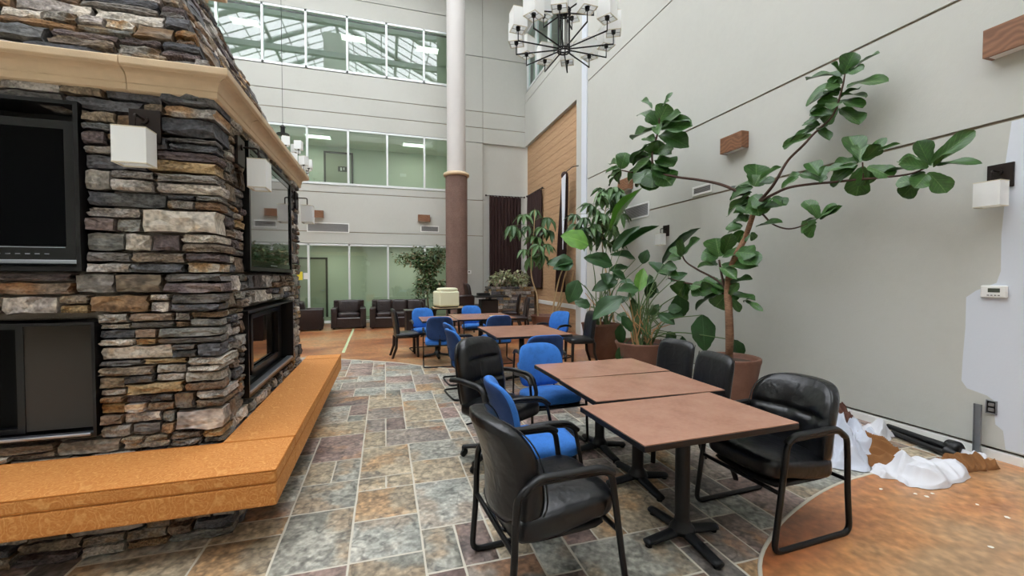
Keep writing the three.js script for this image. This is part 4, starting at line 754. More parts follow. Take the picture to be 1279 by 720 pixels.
// upholstered dining chairs
function diningChair(label, x, z, turn, mat = M.leatherPlain, group = 'black upholstered dining chairs', scale = 1) {
  const t = thing('dining_chair', label, 'chair', x, 0, z, turn, group);
  mesh('seat', puff(0.46, 0.1, 0.46, 7, [10, 4, 10], (c, u) => { c.y += 0.43 + (u.y > 0 ? 0.012 * (1 - u.x * u.x) * (1 - u.z * u.z) : 0); c.z += 0.02; }), mat, t);
  const b = mesh('backrest', puff(0.44, 0.54, 0.075, 6, [10, 14, 3], (c, u) => { const y = c.y; c.z += 0.025 * u.x * u.x; c.y = y + 0.67; c.z += -0.2 - 0.12 * y - 0.18 * Math.max(0, y) ** 2; }), mat, t);
  const sm = []; for (let i = 0; i <= 10; i++) { const y = mixf(-0.24, 0.25, i / 10); sm.push(V(0.218, y + 0.67, 0.02 - 0.2 - 0.12 * y - 0.18 * Math.max(0, y) ** 2)); }
  mesh('side_seam', join([sweep(sm, 0.003, 5), sweep(sm.map((q) => V(-q.x, q.y, q.z)), 0.003, 5)]), M.stitch, b);
  for (const s of [-1, 1]) { mesh('leg', sweep([V(s * 0.19, 0.39, 0.2), V(s * 0.19, 0.0, 0.21)], (q) => mixf(0.03, 0.022, q), 4), M.darkWood, t); mesh('leg', sweep([V(s * 0.19, 0.4, -0.19), V(s * 0.19, 0.2, -0.2), V(s * 0.19, 0.0, -0.27)], (q) => mixf(0.03, 0.022, q), 4), M.darkWood, t); }
  return t;
}
const din0 = diningChair('black upholstered dining chair between the office armchair row and fig pot, at the middle table', 2.32, -2.78, -PI / 2 - 0.12);
copyOf(din0, 2.5, 0, -3.42, -PI / 2 - 0.12, 'black upholstered dining chair in front of the round pot of broad-leaved plants');
copyOf(din0, 3.34, 0, -6.85, -PI / 2 + 0.1, 'black upholstered dining chair standing against the square tapered pot');
copyOf(din0, 0.38, 0, -8.45, PI / 2 - 0.1, 'black upholstered dining chair standing free by the green tape');
const DG = 'dark brown dining chairs at the back';
const brown0 = diningChair('dark brown dining chair beside the cream seat on its table', 1.15, -11.2, PI / 2, M.leatherBrown, DG);
for (const [x, z, a, k, l] of [
  [2.14, -11.8, PI + 0.1, 1.12, 'dark brown dining chair with its back to the paper-strewn table'],
  [2.72, -12.75, PI / 2, 1.45, 'tall dark brown bar chair beyond the column at the black table'],
  [3.62, -12.05, -PI / 2 - 0.4, 1.12, 'dark brown dining chair at the black table, in front of planter'],
  [3.41, -10.66, -PI / 2 - 0.15, 1.08, 'dark brown dining chair nearest the round pot of bare canes'],
]) copyOf(brown0, x, 0, z, a, l).scale.setScalar(k);
{
  const t = cafeTable('black_table', 'tall black table with square base before the planter', 2.95, -12.0, 0.95, 0.7, 0, undefined, M.blackPlastic, 1.0);
  mesh('base_box', rbox(0.5, 0.85, 0.4, 0.02, -0.05, 0.47, 0), M.darkWood, t);
  const d = thing('tray', 'small black tray standing on the tall black table', 'tray', 2.75, 1.0, -12.0); mesh('tray_base', rbox(0.34, 0.02, 0.26, 0.006, 0, 0.01, 0), M.blackPlastic, d); mesh('tray_rim', join([box(0.34, 0.06, 0.012, 0, 0.05, 0.124), box(0.34, 0.06, 0.012, 0, 0.05, -0.124), box(0.012, 0.06, 0.236, 0.164, 0.05, 0), box(0.012, 0.06, 0.236, -0.164, 0.05, 0)]), M.blackPlastic, d);
  cafeTable('cafe_table', 'pale wood table carrying a cream box-shaped seat', 1.62, -11.15, 0.85, 0.7, 0, undefined, M.tanTop, 0.75);
  const c = thing('cream_seat', 'cream leather box-shaped seat standing on pale wood table', 'seat', 1.55, 0.752, -11.15, PI + 0.25);
  mesh('body', rbox(0.56, 0.4, 0.5, 0.05, 0, 0.23, 0, 4), M.cream, c); mesh('rolled_top', puff(0.54, 0.12, 0.3, 4, [10, 5, 8], (p) => { p.y += 0.46; p.z -= 0.08; }), M.cream, c); mesh('plinth', rbox(0.5, 0.03, 0.44, 0.004, 0, 0.015, 0), M.blackPlastic, c);
}
// leather club suite
function clubSeat(name, label, category, x, z, turn, w, n) {
  const t = thing(name, label, category, x, 0, z, turn, n === 1 ? 'brown leather armchairs' : undefined), D = 0.82, aw = 0.17, iw = w - 2 * aw;
  mesh('base', rbox(w, 0.3, D - 0.02, 0.015, 0, 0.19, 0), M.leatherBrown, t);
  for (const s of [-1, 1]) { mesh('arm', rbox(aw, 0.58, D, 0.03, s * (w - aw) / 2, 0.33, 0, 3), M.leatherBrown, t); }
  mesh('back', rbox(w - 0.1, 0.8, 0.2, 0.035, 0, 0.44, -D / 2 + 0.1, 3), M.leatherBrown, t);
  for (let i = 0; i < n; i++) { const cx = -iw / 2 + (i + 0.5) * iw / n; mesh('seat_cushion', puff(iw / n - 0.01, 0.15, 0.62, 6, [10, 5, 10], (c, u) => { c.x += cx; c.y += 0.4 + (u.y > 0 ? 0.015 * (1 - u.x * u.x) : 0); c.z += 0.08; }), M.leatherBrown, t); mesh('back_cushion', puff(iw / n - 0.01, 0.42, 0.17, 5, [10, 8, 4], (c, u) => { c.x += cx; c.y += 0.64; c.z += -0.15 - 0.15 * (c.y - 0.64); }), M.leatherBrown, t); }
  mesh('front_trim', rbox(iw, 0.02, 0.012, 0.004, 0, 0.325, D / 2 - 0.004), M.brushed, t);
  for (const s of [-1, 1]) for (const q of [-1, 1]) mesh('foot', box(0.06, 0.045, 0.06, s * (w / 2 - 0.08), 0.0225, q * (D / 2 - 0.08)), M.darkWood, t);
  return t;
}
clubSeat('leather_armchair', 'dark brown leather armchair facing the room beside the sofa', 'armchair', -1.05, -13.75, 0.06, 0.98, 1);
clubSeat('leather_armchair', 'dark brown leather armchair turned side-on next to the fireplace end', 'armchair', -2.15, -13.55, PI / 2 + 0.1, 0.86, 1);
clubSeat('leather_sofa', 'dark brown leather three-seat sofa against the far glazing', 'sofa', 0.44, -13.6, 0, 1.75, 3);
{
  const t = thing('end_table', 'dark brown cube end table between the sofa and blue chairs', 'table', 0.85, 0, -11.75, 0.05);
  mesh('top', rbox(0.7, 0.05, 0.6, 0.008, 0, 0.635, 0), M.leatherBrown, t); mesh('body', rbox(0.64, 0.58, 0.54, 0.01, 0, 0.32, 0), M.darkWood, t); mesh('plinth', box(0.58, 0.04, 0.48, 0, 0.02, 0), M.blackPlastic, t);
}
single('floor_tape', (() => { const g = box(0.055, 0.002, 4.4); return xf(g, -0.86, 0.006, -11.4, 0, 0.018); })(), M.tape, 'pale green tape line stuck on the brown concrete floor', 'tape');
{ const R = rngOf(66); for (const [x, z] of [[3.45, -2.13], [3.61, -2.01], [3.64, -1.96], [3.73, -1.98], [3.84, -1.79], [3.82, -1.64], [3.31, -1.48]]) { const n = 6, s = new THREE.Shape(); for (let i = 0; i < n; i++) { const a = i / n * TAU, r = 0.006 + 0.009 * R(); i ? s.lineTo(Math.cos(a) * r * 1.5, Math.sin(a) * r) : s.moveTo(Math.cos(a) * r * 1.5, Math.sin(a) * r); } const g = new THREE.ExtrudeGeometry(s, { depth: 0.002, bevelEnabled: false }); g.rotateX(-PI / 2); g.rotateY(R() * TAU); single('paint_flake', boxUV(g.translate(x, 0.0042, z)), M.flake, 'small white paint flake lying on the orange concrete', 'flake', 'paint flakes on the concrete'); } }
// where the leaves start and end, and how wide each is (metres)
const FIG_LEAVES = [
  // top
  [4.68,3.69,-3.35,4.64,3.89,-3.70,.15], [4.68,3.70,-3.33,4.67,3.88,-3.22,.17], [4.68,3.71,-3.27,4.66,3.78,-2.99,.12], [4.68,3.56,-3.29,4.66,3.53,-2.93,.16], [4.68,3.54,-3.34,4.66,3.59,-3.70,.13], [4.68,3.48,-3.34,4.62,3.41,-3.06,.11], [4.68,3.44,-3.36,4.61,3.29,-3.09,.14], [4.68,3.43,-3.36,4.63,3.44,-3.66,.13], [4.68,3.38,-3.38,4.64,3.26,-3.52,.16], [4.68,3.35,-3.35,4.64,3.12,-3.12,.16], [4.68,3.33,-3.41,4.61,3.34,-3.68,.12], [4.68,3.26,-3.56,4.67,3.24,-3.86,.11], [4.68,3.23,-3.60,4.63,3.07,-3.42,.10], [4.68,3.24,-3.62,4.67,3.23,-4.00,.07], [4.68,3.17,-3.65,4.66,3.16,-4.05,.10], [4.68,3.61,-3.34,4.63,3.71,-3.44,.10], [4.68,3.51,-3.37,4.66,3.62,-3.51,.09],
  // r1
  [4.44,2.68,-2.98,4.49,2.98,-3.12,.17], [4.44,2.68,-2.96,4.44,2.78,-2.81,.11], [4.44,2.68,-2.95,4.48,2.86,-2.80,.07], [4.44,2.68,-2.99,4.47,2.74,-3.30,.10], [4.44,2.64,-3.00,4.38,2.52,-3.26,.13], [4.44,2.62,-2.95,4.48,2.35,-3.05,.17], [4.44,2.61,-2.91,4.45,2.47,-2.71,.15], [4.44,2.73,-2.82,4.41,2.76,-2.66,.03],
  // r2
  [4.44,2.50,-2.43,4.38,2.72,-2.48,.12], [4.44,2.51,-2.42,4.49,2.72,-2.18,.11], [4.44,2.49,-2.39,4.44,2.49,-2.12,.08], [4.44,2.51,-2.44,4.47,2.64,-2.69,.08], [4.44,2.48,-2.45,4.49,2.59,-2.81,.09], [4.44,2.44,-2.44,4.47,2.26,-2.32,.14], [4.44,2.44,-2.46,4.50,2.37,-2.64,.13], [4.44,2.40,-2.49,4.43,2.26,-2.63,.12],
  // r0
  [4.39,2.59,-3.32,4.44,2.81,-3.50,.14], [4.39,2.56,-3.33,4.39,2.71,-3.55,.09], [4.39,2.67,-3.56,4.46,2.72,-3.87,.12], [4.39,2.56,-3.33,4.45,2.73,-3.32,.08],
  // sprig
  [4.35,2.18,-3.31,4.29,2.38,-3.41,.12], [4.35,2.17,-3.31,4.30,2.27,-3.12,.11], [4.35,2.15,-3.30,4.31,2.25,-3.06,.06], [4.35,2.17,-3.32,4.41,2.18,-3.53,.08], [4.35,2.12,-3.33,4.34,2.06,-3.51,.11],
  // left
  [4.06,3.92,-5.63,4.08,4.15,-5.46,.25], [4.06,3.94,-5.65,4.04,4.40,-6.15,.14], [4.06,4.21,-5.80,4.06,4.51,-6.10,.08], [4.06,4.14,-5.52,4.05,4.28,-5.35,.08], [4.06,3.90,-5.57,4.04,3.78,-4.97,.14], [4.06,3.83,-5.57,4.08,3.66,-4.95,.21], [4.06,3.73,-5.59,4.08,3.48,-5.06,.22], [4.06,3.85,-5.69,4.12,3.98,-6.49,.14], [4.06,3.66,-5.63,4.09,3.47,-5.76,.28], [4.06,3.66,-5.83,4.12,3.73,-6.54,.19], [4.06,3.46,-5.79,4.11,3.61,-6.43,.21], [4.06,3.30,-5.78,4.13,3.55,-6.56,.25], [4.06,3.27,-5.78,4.09,3.31,-6.69,.20], [4.06,3.25,-5.78,4.02,2.92,-5.81,.25], [4.06,3.21,-5.72,4.11,2.99,-5.38,.31], [4.06,3.37,-5.68,4.13,3.22,-5.35,.25], [4.06,3.49,-5.66,4.12,3.48,-5.38,.17], [4.06,3.48,-6.70,4.07,3.74,-6.59,.24], [4.06,3.53,-6.70,4.09,3.78,-7.21,.11], [4.06,3.45,-6.73,4.02,3.49,-7.17,.10], [4.06,3.47,-6.70,4.11,3.31,-7.00,.19], [4.06,3.24,-5.84,4.07,3.08,-6.21,.20], [4.06,3.66,-5.73,4.03,3.84,-5.94,.17], [4.06,3.32,-5.72,4.00,3.03,-5.40,.22],
  // mid
  [4.25,2.65,-4.01,4.30,2.92,-4.04,.24], [4.25,2.64,-4.03,4.32,2.81,-4.40,.18], [4.25,2.68,-3.96,4.19,2.79,-3.68,.08], [4.25,2.64,-3.97,4.29,2.69,-3.81,.10], [4.25,2.57,-4.06,4.24,2.57,-4.43,.10], [4.25,2.54,-4.02,4.20,2.27,-3.91,.21], [4.25,2.36,-3.91,4.22,2.39,-3.66,.15], [4.25,2.46,-3.78,4.29,2.36,-3.63,.11], [4.25,2.48,-4.21,4.30,2.37,-4.53,.13], [4.25,2.34,-4.08,4.19,2.43,-4.26,.13], [4.25,2.24,-4.13,4.27,2.32,-4.35,.12], [4.25,2.17,-4.20,4.19,2.17,-4.37,.18], [4.25,2.13,-4.20,4.28,1.98,-4.33,.17], [4.25,2.15,-4.00,4.23,2.17,-3.64,.09], [4.25,2.09,-4.07,4.31,2.00,-4.06,.09], [4.25,2.48,-4.05,4.32,2.40,-4.30,.15],
  // low
  [4.11,1.81,-4.42,4.11,2.06,-4.47,.28], [4.11,1.80,-4.45,4.18,1.92,-4.82,.14], [4.11,1.80,-4.37,4.08,1.88,-4.06,.15], [4.11,1.69,-4.37,4.05,1.74,-3.87,.14], [4.11,1.71,-4.44,4.12,1.72,-4.86,.10], [4.11,1.87,-4.12,4.05,1.70,-3.80,.20], [4.11,1.84,-4.35,4.07,2.06,-4.19,.15], [4.11,1.47,-4.24,4.10,1.54,-3.91,.09], [4.11,1.34,-4.23,4.13,1.31,-3.89,.10], [4.11,1.27,-4.00,4.06,1.21,-3.75,.06], [4.11,1.41,-4.31,4.05,1.38,-4.75,.16], [4.11,1.35,-4.31,4.16,1.20,-5.01,.11], [4.11,1.32,-4.31,4.08,1.15,-4.45,.20], [4.11,1.49,-4.46,4.17,1.43,-4.28,.15], [4.11,1.30,-4.25,4.17,1.14,-4.12,.09], [4.11,1.86,-5.11,4.09,2.08,-4.78,.13], [4.11,1.84,-5.14,4.11,2.02,-5.28,.18], [4.11,1.80,-5.16,4.11,1.92,-5.49,.14], [4.11,1.68,-5.23,4.13,1.56,-5.55,.17], [4.11,1.48,-5.05,4.12,1.25,-5.26,.26], [4.11,1.46,-4.89,4.12,1.32,-4.71,.20], [4.11,1.56,-5.19,4.13,1.65,-5.70,.16],
];
const FIG_BRANCHES = [
  [[4.02,.52,-4.12,.063], [4.02,.83,-4.14,.059], [4.02,1.17,-4.16,.054], [4.11,1.36,-4.27,.055], [4.11,1.61,-4.24,.050], [4.11,1.83,-4.14,.044], [4.21,2.02,-4.12,.039], [4.21,2.23,-4.03,.038], [4.25,2.42,-4.00,.033]],
  [[4.25,2.42,-4.00,.024], [4.25,2.55,-4.17,.025], [4.18,2.72,-4.42,.023], [4.18,2.90,-4.90,.022], [4.06,3.03,-5.29,.021], [4.06,3.23,-5.72,.022], [4.06,3.46,-5.79,.019], [4.06,3.79,-5.65,.019], [4.06,4.08,-5.59,.015]],
  [[4.06,3.23,-5.72,.019], [4.06,3.30,-6.23,.017], [4.06,3.45,-6.68,.014]],
  [[4.25,2.44,-3.96,.024], [4.25,2.59,-3.78,.021], [4.44,2.89,-3.75,.018], [4.44,3.00,-3.58,.018], [4.61,3.15,-3.59,.016], [4.61,3.28,-3.38,.013], [4.61,3.52,-3.29,.013], [4.61,3.67,-3.26,.008]],
  [[4.25,2.44,-3.96,.024], [4.25,2.49,-3.78,.021], [4.25,2.53,-3.58,.018], [4.39,2.55,-3.46,.017], [4.39,2.52,-3.21,.016], [4.44,2.50,-2.97,.014], [4.44,2.47,-2.74,.011], [4.44,2.46,-2.55,.011], [4.44,2.49,-2.44,.009]],
  [[4.39,2.53,-3.32,.008], [4.39,2.60,-3.32,.008]],
  [[4.44,2.50,-2.95,.010], [4.44,2.66,-2.96,.008]],
  [[4.21,2.28,-3.87,.014], [4.35,2.17,-3.86,.012], [4.35,2.09,-3.65,.011], [4.35,2.12,-3.44,.009], [4.35,2.17,-3.31,.008]],
  [[4.11,1.36,-4.27,.020], [4.11,1.51,-4.46,.018], [4.11,1.66,-4.83,.017], [4.11,1.79,-5.07,.014], [4.11,1.95,-5.16,.012]],
  [[4.11,1.33,-4.30,.020], [4.11,1.42,-4.67,.016], [4.11,1.48,-5.15,.015], [4.11,1.53,-5.43,.012]],
  [[4.11,1.41,-4.32,.020], [4.11,1.56,-4.37,.018], [4.11,1.77,-4.42,.015]],
];
const STRELITZIA_NEAR = [
  [3.96,1.31,-5.98,4.08,1.71,-6.02,.20,.3], [3.90,1.35,-5.90,3.53,1.36,-5.90,.21,.2], [4.53,1.28,-5.71,4.63,.85,-5.77,.26,.2], [3.66,1.22,-5.99,3.17,.90,-6.09,.31,.2], [4.43,1.57,-5.90,4.27,1.84,-6.13,.18,.3], [4.32,1.76,-5.85,4.81,2.35,-5.52,.04,1.0], [4.24,1.47,-5.91,4.21,1.16,-6.17,.18,.3], [4.49,1.47,-5.86,4.77,1.66,-5.79,.17,.4], [4.49,.99,-5.14,4.45,.46,-5.04,.31,.2], [4.62,.68,-4.69,4.88,.37,-4.64,.20,.3], [4.57,.60,-5.68,4.59,.15,-5.68,.18,.6], [3.62,.79,-5.96,3.63,.45,-5.96,.18,.5], [3.99,1.20,-6.20,4.10,.76,-6.13,.17,.5], [4.20,.91,-5.94,4.27,1.11,-5.89,.16,.5], [4.39,.66,-5.81,4.49,.49,-5.74,.16,.3], [3.58,.93,-5.87,3.72,.69,-5.78,.15,.4], [4.61,.49,-5.72,4.55,.04,-5.76,.21,.5], [3.67,.47,-5.93,3.64,.13,-6.07,.13,.5],
];
const STRELITZIA_FAR = [
  [3.62,2.15,-7.08,3.13,2.37,-7.12,.53,.1], [4.01,2.41,-6.98,4.47,3.24,-6.72,.16,.5], [4.10,2.03,-7.05,4.51,2.54,-6.82,.20,.4], [4.20,2.08,-6.88,4.84,2.54,-6.56,.13,.7], [3.95,1.77,-6.79,3.43,1.92,-6.84,.29,.2], [4.03,1.48,-6.74,3.58,1.32,-6.87,.26,.2], [4.05,1.67,-7.07,4.43,1.78,-6.98,.14,.4], [4.57,1.89,-7.01,4.10,2.03,-7.05,.20,.4], [3.36,1.49,-6.99,3.18,1.08,-6.98,.28,.1], [4.68,1.80,-6.95,4.80,2.07,-6.89,.21,.3], [4.11,1.17,-6.92,3.80,.82,-7.10,.21,.3],
];
// ------------------------------------------------------------------ plants
function curveAt(stops, s) { for (let i = 0; i + 1 < stops.length; i++) if (s <= stops[i + 1][0]) { const t = (s - stops[i][0]) / (stops[i + 1][0] - stops[i][0]), e = t * t * (3 - 2 * t); return mixf(stops[i][1], stops[i + 1][1], e); } return stops[stops.length - 1][1]; }
const FIDDLE = [[0, 0.1], [0.1, 0.42], [0.25, 0.64], [0.42, 0.74], [0.62, 0.95], [0.75, 1], [0.88, 0.84], [0.96, 0.5], [1, 0.08]], PADDLE = [[0, 0.08], [0.12, 0.6], [0.34, 1], [0.6, 0.92], [0.85, 0.5], [1, 0.02]];
function leafGeo(outline, seed, fold, droop, wave) {                       // length 1 along x, full width 1 along z
  const r = rngOf(seed), nL = 13, nW = 6, pos = [], uv = [], idx = [], ph = r() * 6, tw = (r() - 0.5) * 0.3;
  for (let i = 0; i <= nL; i++) for (let j = 0; j <= nW; j++) {
    const s = i / nL, t = j / nW * 2 - 1, w = curveAt(outline, s) * 0.5, a = tw * s;
    const z = t * w * (1 - 0.25 * fold), y = fold * Math.abs(t) * w * 0.8 - droop * s * s + 0.12 * droop * s + wave * Math.sin(s * 9 + ph + (t > 0 ? 1.3 : 0)) * t * t * 0.5;
    pos.push(s, y + z * a, z); uv.push(s, (t + 1) / 2);
  }
  for (let i = 0; i < nL; i++) for (let j = 0; j < nW; j++) { const p = i * (nW + 1) + j, q = p + nW + 1; idx.push(p, p + 1, q, p + 1, q + 1, q); }
  const g = new THREE.BufferGeometry(); g.setAttribute('position', new THREE.Float32BufferAttribute(pos, 3)); g.setAttribute('uv', new THREE.Float32BufferAttribute(uv, 2)); g.setIndex(idx); g.computeVertexNormals(); return g;
}
function placeLeaf(o, a, b, width, hint) {
  const x = b.clone().sub(a), L = x.length(); x.normalize(); const z = x.clone().cross(hint).normalize(), y = z.clone().cross(x);
  o.matrix.makeBasis(x.multiplyScalar(L), y.multiplyScalar(L), z.multiplyScalar(width)).setPosition(a); o.matrix.decompose(o.position, o.quaternion, o.scale);
}
function limb(pts, n = 6) { const c = new THREE.CatmullRomCurve3(pts.map((p) => V(p[0], p[1], p[2]))), N = (pts.length - 1) * n, P = c.getPoints(N); return sweep(P, (t) => { const f = t * (pts.length - 1), i = Math.min(pts.length - 2, Math.floor(f)); return 0.8 * mixf(pts[i][3], pts[i + 1][3], f - i); }, 8); }
function roundPot(label, x, z, r0, r1, h) {
  const t = thing('plant_pot', label, 'plant pot', x, 0, z, 0, 'round terracotta pots');
  mesh('vessel', lathe([[0, 0.012], [r0 - 0.02, 0.0], [r0, 0.015], [mixf(r0, r1, 0.85), h * 0.86], [r1, h * 0.93], [r1, h - 0.008], [r1 - 0.008, h], [r1 - 0.035, h - 0.002], [r1 - 0.045, h - 0.03], [r1 - 0.06, h * 0.8], [0, h * 0.8]], 36), M.pot, t);
  mesh('soil', boxUV(new THREE.CylinderGeometry(r1 - 0.05, r1 - 0.06, 0.03, 28).translate(0, h - 0.08, 0)), M.soil, t);
  return t;
}
roundPot('round terracotta pot holding the sprawling fig tree', 4.12, -4.22, 0.25, 0.34, 0.56);
roundPot('round terracotta pot of stalky broad-leaved plants behind dining chair', 4.0, -5.95, 0.27, 0.42, 0.5);
roundPot('round terracotta pot beside the stone planter with bare canes', 4.25, -10.85, 0.31, 0.42, 0.5);
{
  const t = thing('plant_pot', 'square tapered brown pot behind the black dining chair', 'plant pot', 3.97, 0, -7.2, 0.1);
  const g = new THREE.CylinderGeometry(0.4, 0.27, 0.66, 4, 1, true); g.rotateY(PI / 4); mesh('vessel', boxUV(g.translate(0, 0.33, 0)), M.pot, t); mesh('bottom', box(0.37, 0.02, 0.37, 0, 0.01, 0), M.pot, t); mesh('soil', box(0.52, 0.03, 0.52, 0, 0.59, 0), M.soil, t);
  const r = 0.285; mesh('rim', join([box(2 * r, 0.04, 0.03, 0, 0.65, r - 0.015), box(2 * r, 0.04, 0.03, 0, 0.65, -r + 0.015), box(0.03, 0.04, 2 * r - 0.06, r - 0.015, 0.65, 0), box(0.03, 0.04, 2 * r - 0.06, -r + 0.015, 0.65, 0)]), M.pot, t);
}
{ // fiddle-leaf fig
  const t = thing('fig_tree', 'sprawling fiddle-leaf fig with long bare branches along the plaster wall', 'plant'), R = rngOf(31), geos = []; for (let i = 0; i < 8; i++) geos.push(leafGeo(FIDDLE, 900 + i, 0.1 + 0.25 * R(), 0.05 + 0.25 * R(), 0.07));
  FIG_BRANCHES.forEach((b, i) => mesh(i ? 'branch' : 'trunk', limb(i ? b : [[4.12, 0.42, -4.25, 0.05], ...b.slice(1)]), i ? M.darkBark : M.bark, t));
  FIG_LEAVES.forEach(([ax, ay, az, bx, by, bz, w], i) => { const o = mesh('leaf', geos[i % 8], M.figLeaves[Math.floor(R() * 4)], t); placeLeaf(o, V(ax, ay, az), V(bx, by, bz), w * 1.35, V(-0.62 + (R() - 0.5) * 0.7, 0.15 + 0.6 * R(), 0.7 + (R() - 0.5) * 0.7));
    if (i % 5 < 3) { const a = V(ax, ay, az), d = V(bx, by, bz).sub(a), e = d.clone().applyAxisAngle(V(-0.65, 0.1, 0.75), (R() < 0.5 ? -1 : 1) * (0.5 + 0.7 * R())).multiplyScalar(0.6 + 0.3 * R()); e.x -= 0.06; const q = mesh('leaf', geos[(i + 3) % 8], M.figLeaves[Math.floor(R() * 4)], t); placeLeaf(q, a.add(V(-0.02, -0.02, 0)), a.clone().add(e), w * 1.15, V(-0.6 + (R() - 0.5), 0.3 + 0.5 * R(), 0.6)); } });
}
function strelitzia(label, given, cx, cz, y0, stalks, seed, bright, more) {
  const Q = rngOf(seed * 3), data = [...given];                             // some leaves further in the clump fill it out
  for (let i = 0; i < more; i++) { const a = Q() * TAU, r = 0.15 + 0.3 * Q(), y = y0 + 0.35 + 0.75 * Q(), x = cx + Math.cos(a) * r, z = cz + Math.sin(a) * r, l = 0.25 + 0.15 * Q(); data.push([x, y, z, Math.min(4.82, x + Math.cos(a) * l * 0.8), y + l * (Q() - 0.45), z + Math.sin(a) * l * 0.8, 0.14 + 0.08 * Q(), 0.3]); }
  const t = thing('broad_leaf_plant', label, 'plant'), R = rngOf(seed), geos = []; for (let i = 0; i < 5; i++) geos.push([0.1, 0.3, 0.6, 1].map((f) => leafGeo(PADDLE, seed + i, f * 0.9, 0.1 + 0.2 * R(), 0.06)));
  data.forEach(([ax, ay, az, bx, by, bz, w, f], i) => {
    const a = V(Math.min(ax, 4.7), ay, az), b = V(Math.min(bx, 4.74), by, bz), o = mesh("leaf", geos[i % 5][f < 0.15 ? 0 : f < 0.45 ? 1 : f < 0.8 ? 2 : 3], bright.includes(i) ? M.brightLeaf : M.strelLeaves[Math.floor(R() * 3)], t);
    placeLeaf(o, a, b, w * 1.15, V(-0.5 + (R() - 0.5) * 0.9, 0.45 + 0.4 * R(), 0.8));
    const q = R() * TAU, s = V(cx + Math.cos(q) * 0.12, y0, cz + Math.sin(q) * 0.12), m = s.clone().lerp(a, 0.55); m.x += (cx - a.x) * 0.18; m.z += (cz - a.z) * 0.18; m.y += 0.12;
    mesh('leaf_stalk', sweep(spline([s, m, a], 14), (k) => mixf(0.013, 0.006, k), 6), M.petiole, t);
  });
  for (let i = 0; i < stalks; i++) { const q = R() * TAU, h = 0.3 + 0.5 * R(), s = V(cx + Math.cos(q) * 0.15, y0, cz + Math.sin(q) * 0.15); mesh('dry_stalk', sweep([s, s.clone().add(V((R() - 0.5) * 0.3, h * 0.5, (R() - 0.5) * 0.25)), s.clone().add(V((R() - 0.5) * 0.7, h, (R() - 0.5) * 0.4))], (k) => mixf(0.016, 0.006, k), 6), i % 2 ? M.petiole : M.dryStalk, t); }
  return t;
}
strelitzia('broad-leaved bird-of-paradise plant with many thin stalks in the round pot', STRELITZIA_NEAR, 4.0, -5.95, 0.42, 30, 51, [0], 12);
strelitzia('tall bird-of-paradise plant with bright paddle leaves in the square pot', STRELITZIA_FAR, 3.97, -7.2, 0.6, 12, 57, [0, 1], 7);
// palmate compound leaf: leaflets hanging from one point
function palmate(n, seed, L) { const r = rngOf(seed), g = []; for (let i = 0; i < n; i++) { const a = i / n * TAU + r() * 0.3, l = leafGeo(PADDLE, seed + i, 0.3, 0.35, 0.05); l.scale(L * (0.8 + 0.3 * r()), L, L * 0.36); l.rotateZ(-0.35 - 0.4 * r()); l.rotateY(a); g.push(l); } return join(g); }
const palms = []; for (let i = 0; i < 4; i++) palms.push(palmate(7, 1100 + i * 20, 1));
function umbrellaPlant(label, trunk, spots, size, seed) {
  const t = thing('umbrella_plant', label, 'plant'), R = rngOf(seed), c = new THREE.CatmullRomCurve3(trunk.map((p) => V(...p)));
  mesh('stem', sweep(c.getPoints(20), (k) => mixf(0.025, 0.008, k), 8), M.cane, t);
  spots.forEach(([x, y, z], i) => {
    const p = V(x, y, z), o = mesh('leaf', palms[i % 4], M.scheffLeaves[Math.floor(R() * 3)], t); o.position.copy(p); o.rotation.set((R() - 0.5) * 0.7 + 0.15, R() * 6, (R() - 0.5) * 0.7); o.scale.setScalar(size * (0.8 + 0.4 * R()));
    let best = trunk[0], bd = 9; for (let k = 0; k <= 20; k++) { const q = c.getPoint(k / 20), d = q.distanceTo(p) + (q.y > y ? 0.4 : 0); if (d < bd) { bd = d; best = [q.x, q.y, q.z]; } }
    mesh('leaf_stalk', sweep(spline([V(...best), V((best[0] + x) / 2, Math.max(y, best[1]) * 0.5 + (best[1] + y) * 0.25 + 0.03, (best[2] + z) / 2), p], 8), 0.005, 5), M.petiole, t);
  });
  return t;
}
umbrellaPlant('slender umbrella plant with drooping leaf fans in front of dark curtains', [[4.05, 0.4, -10.93], [4.03, 0.98, -10.94], [3.88, 1.58, -10.99], [3.88, 2.17, -10.99], [3.94, 2.79, -10.97], [3.96, 3.4, -10.96]],
  [[4.05, 3.44, -11.21], [3.68, 3.27, -11.08], [4.28, 3.17, -10.8], [3.53, 2.89, -11.27], [3.75, 2.92, -10.88], [4.09, 2.9, -10.79], [4.42, 2.86, -11.05], [3.7, 2.31, -11.08], [3.87, 2.09, -11.03], [3.95, 2.41, -10.65], [4.25, 2.45, -10.79], [4.19, 2.17, -10.93], [3.41, 2.98, -11.25], [4.03, 2.66, -11.02]], 0.36, 61);
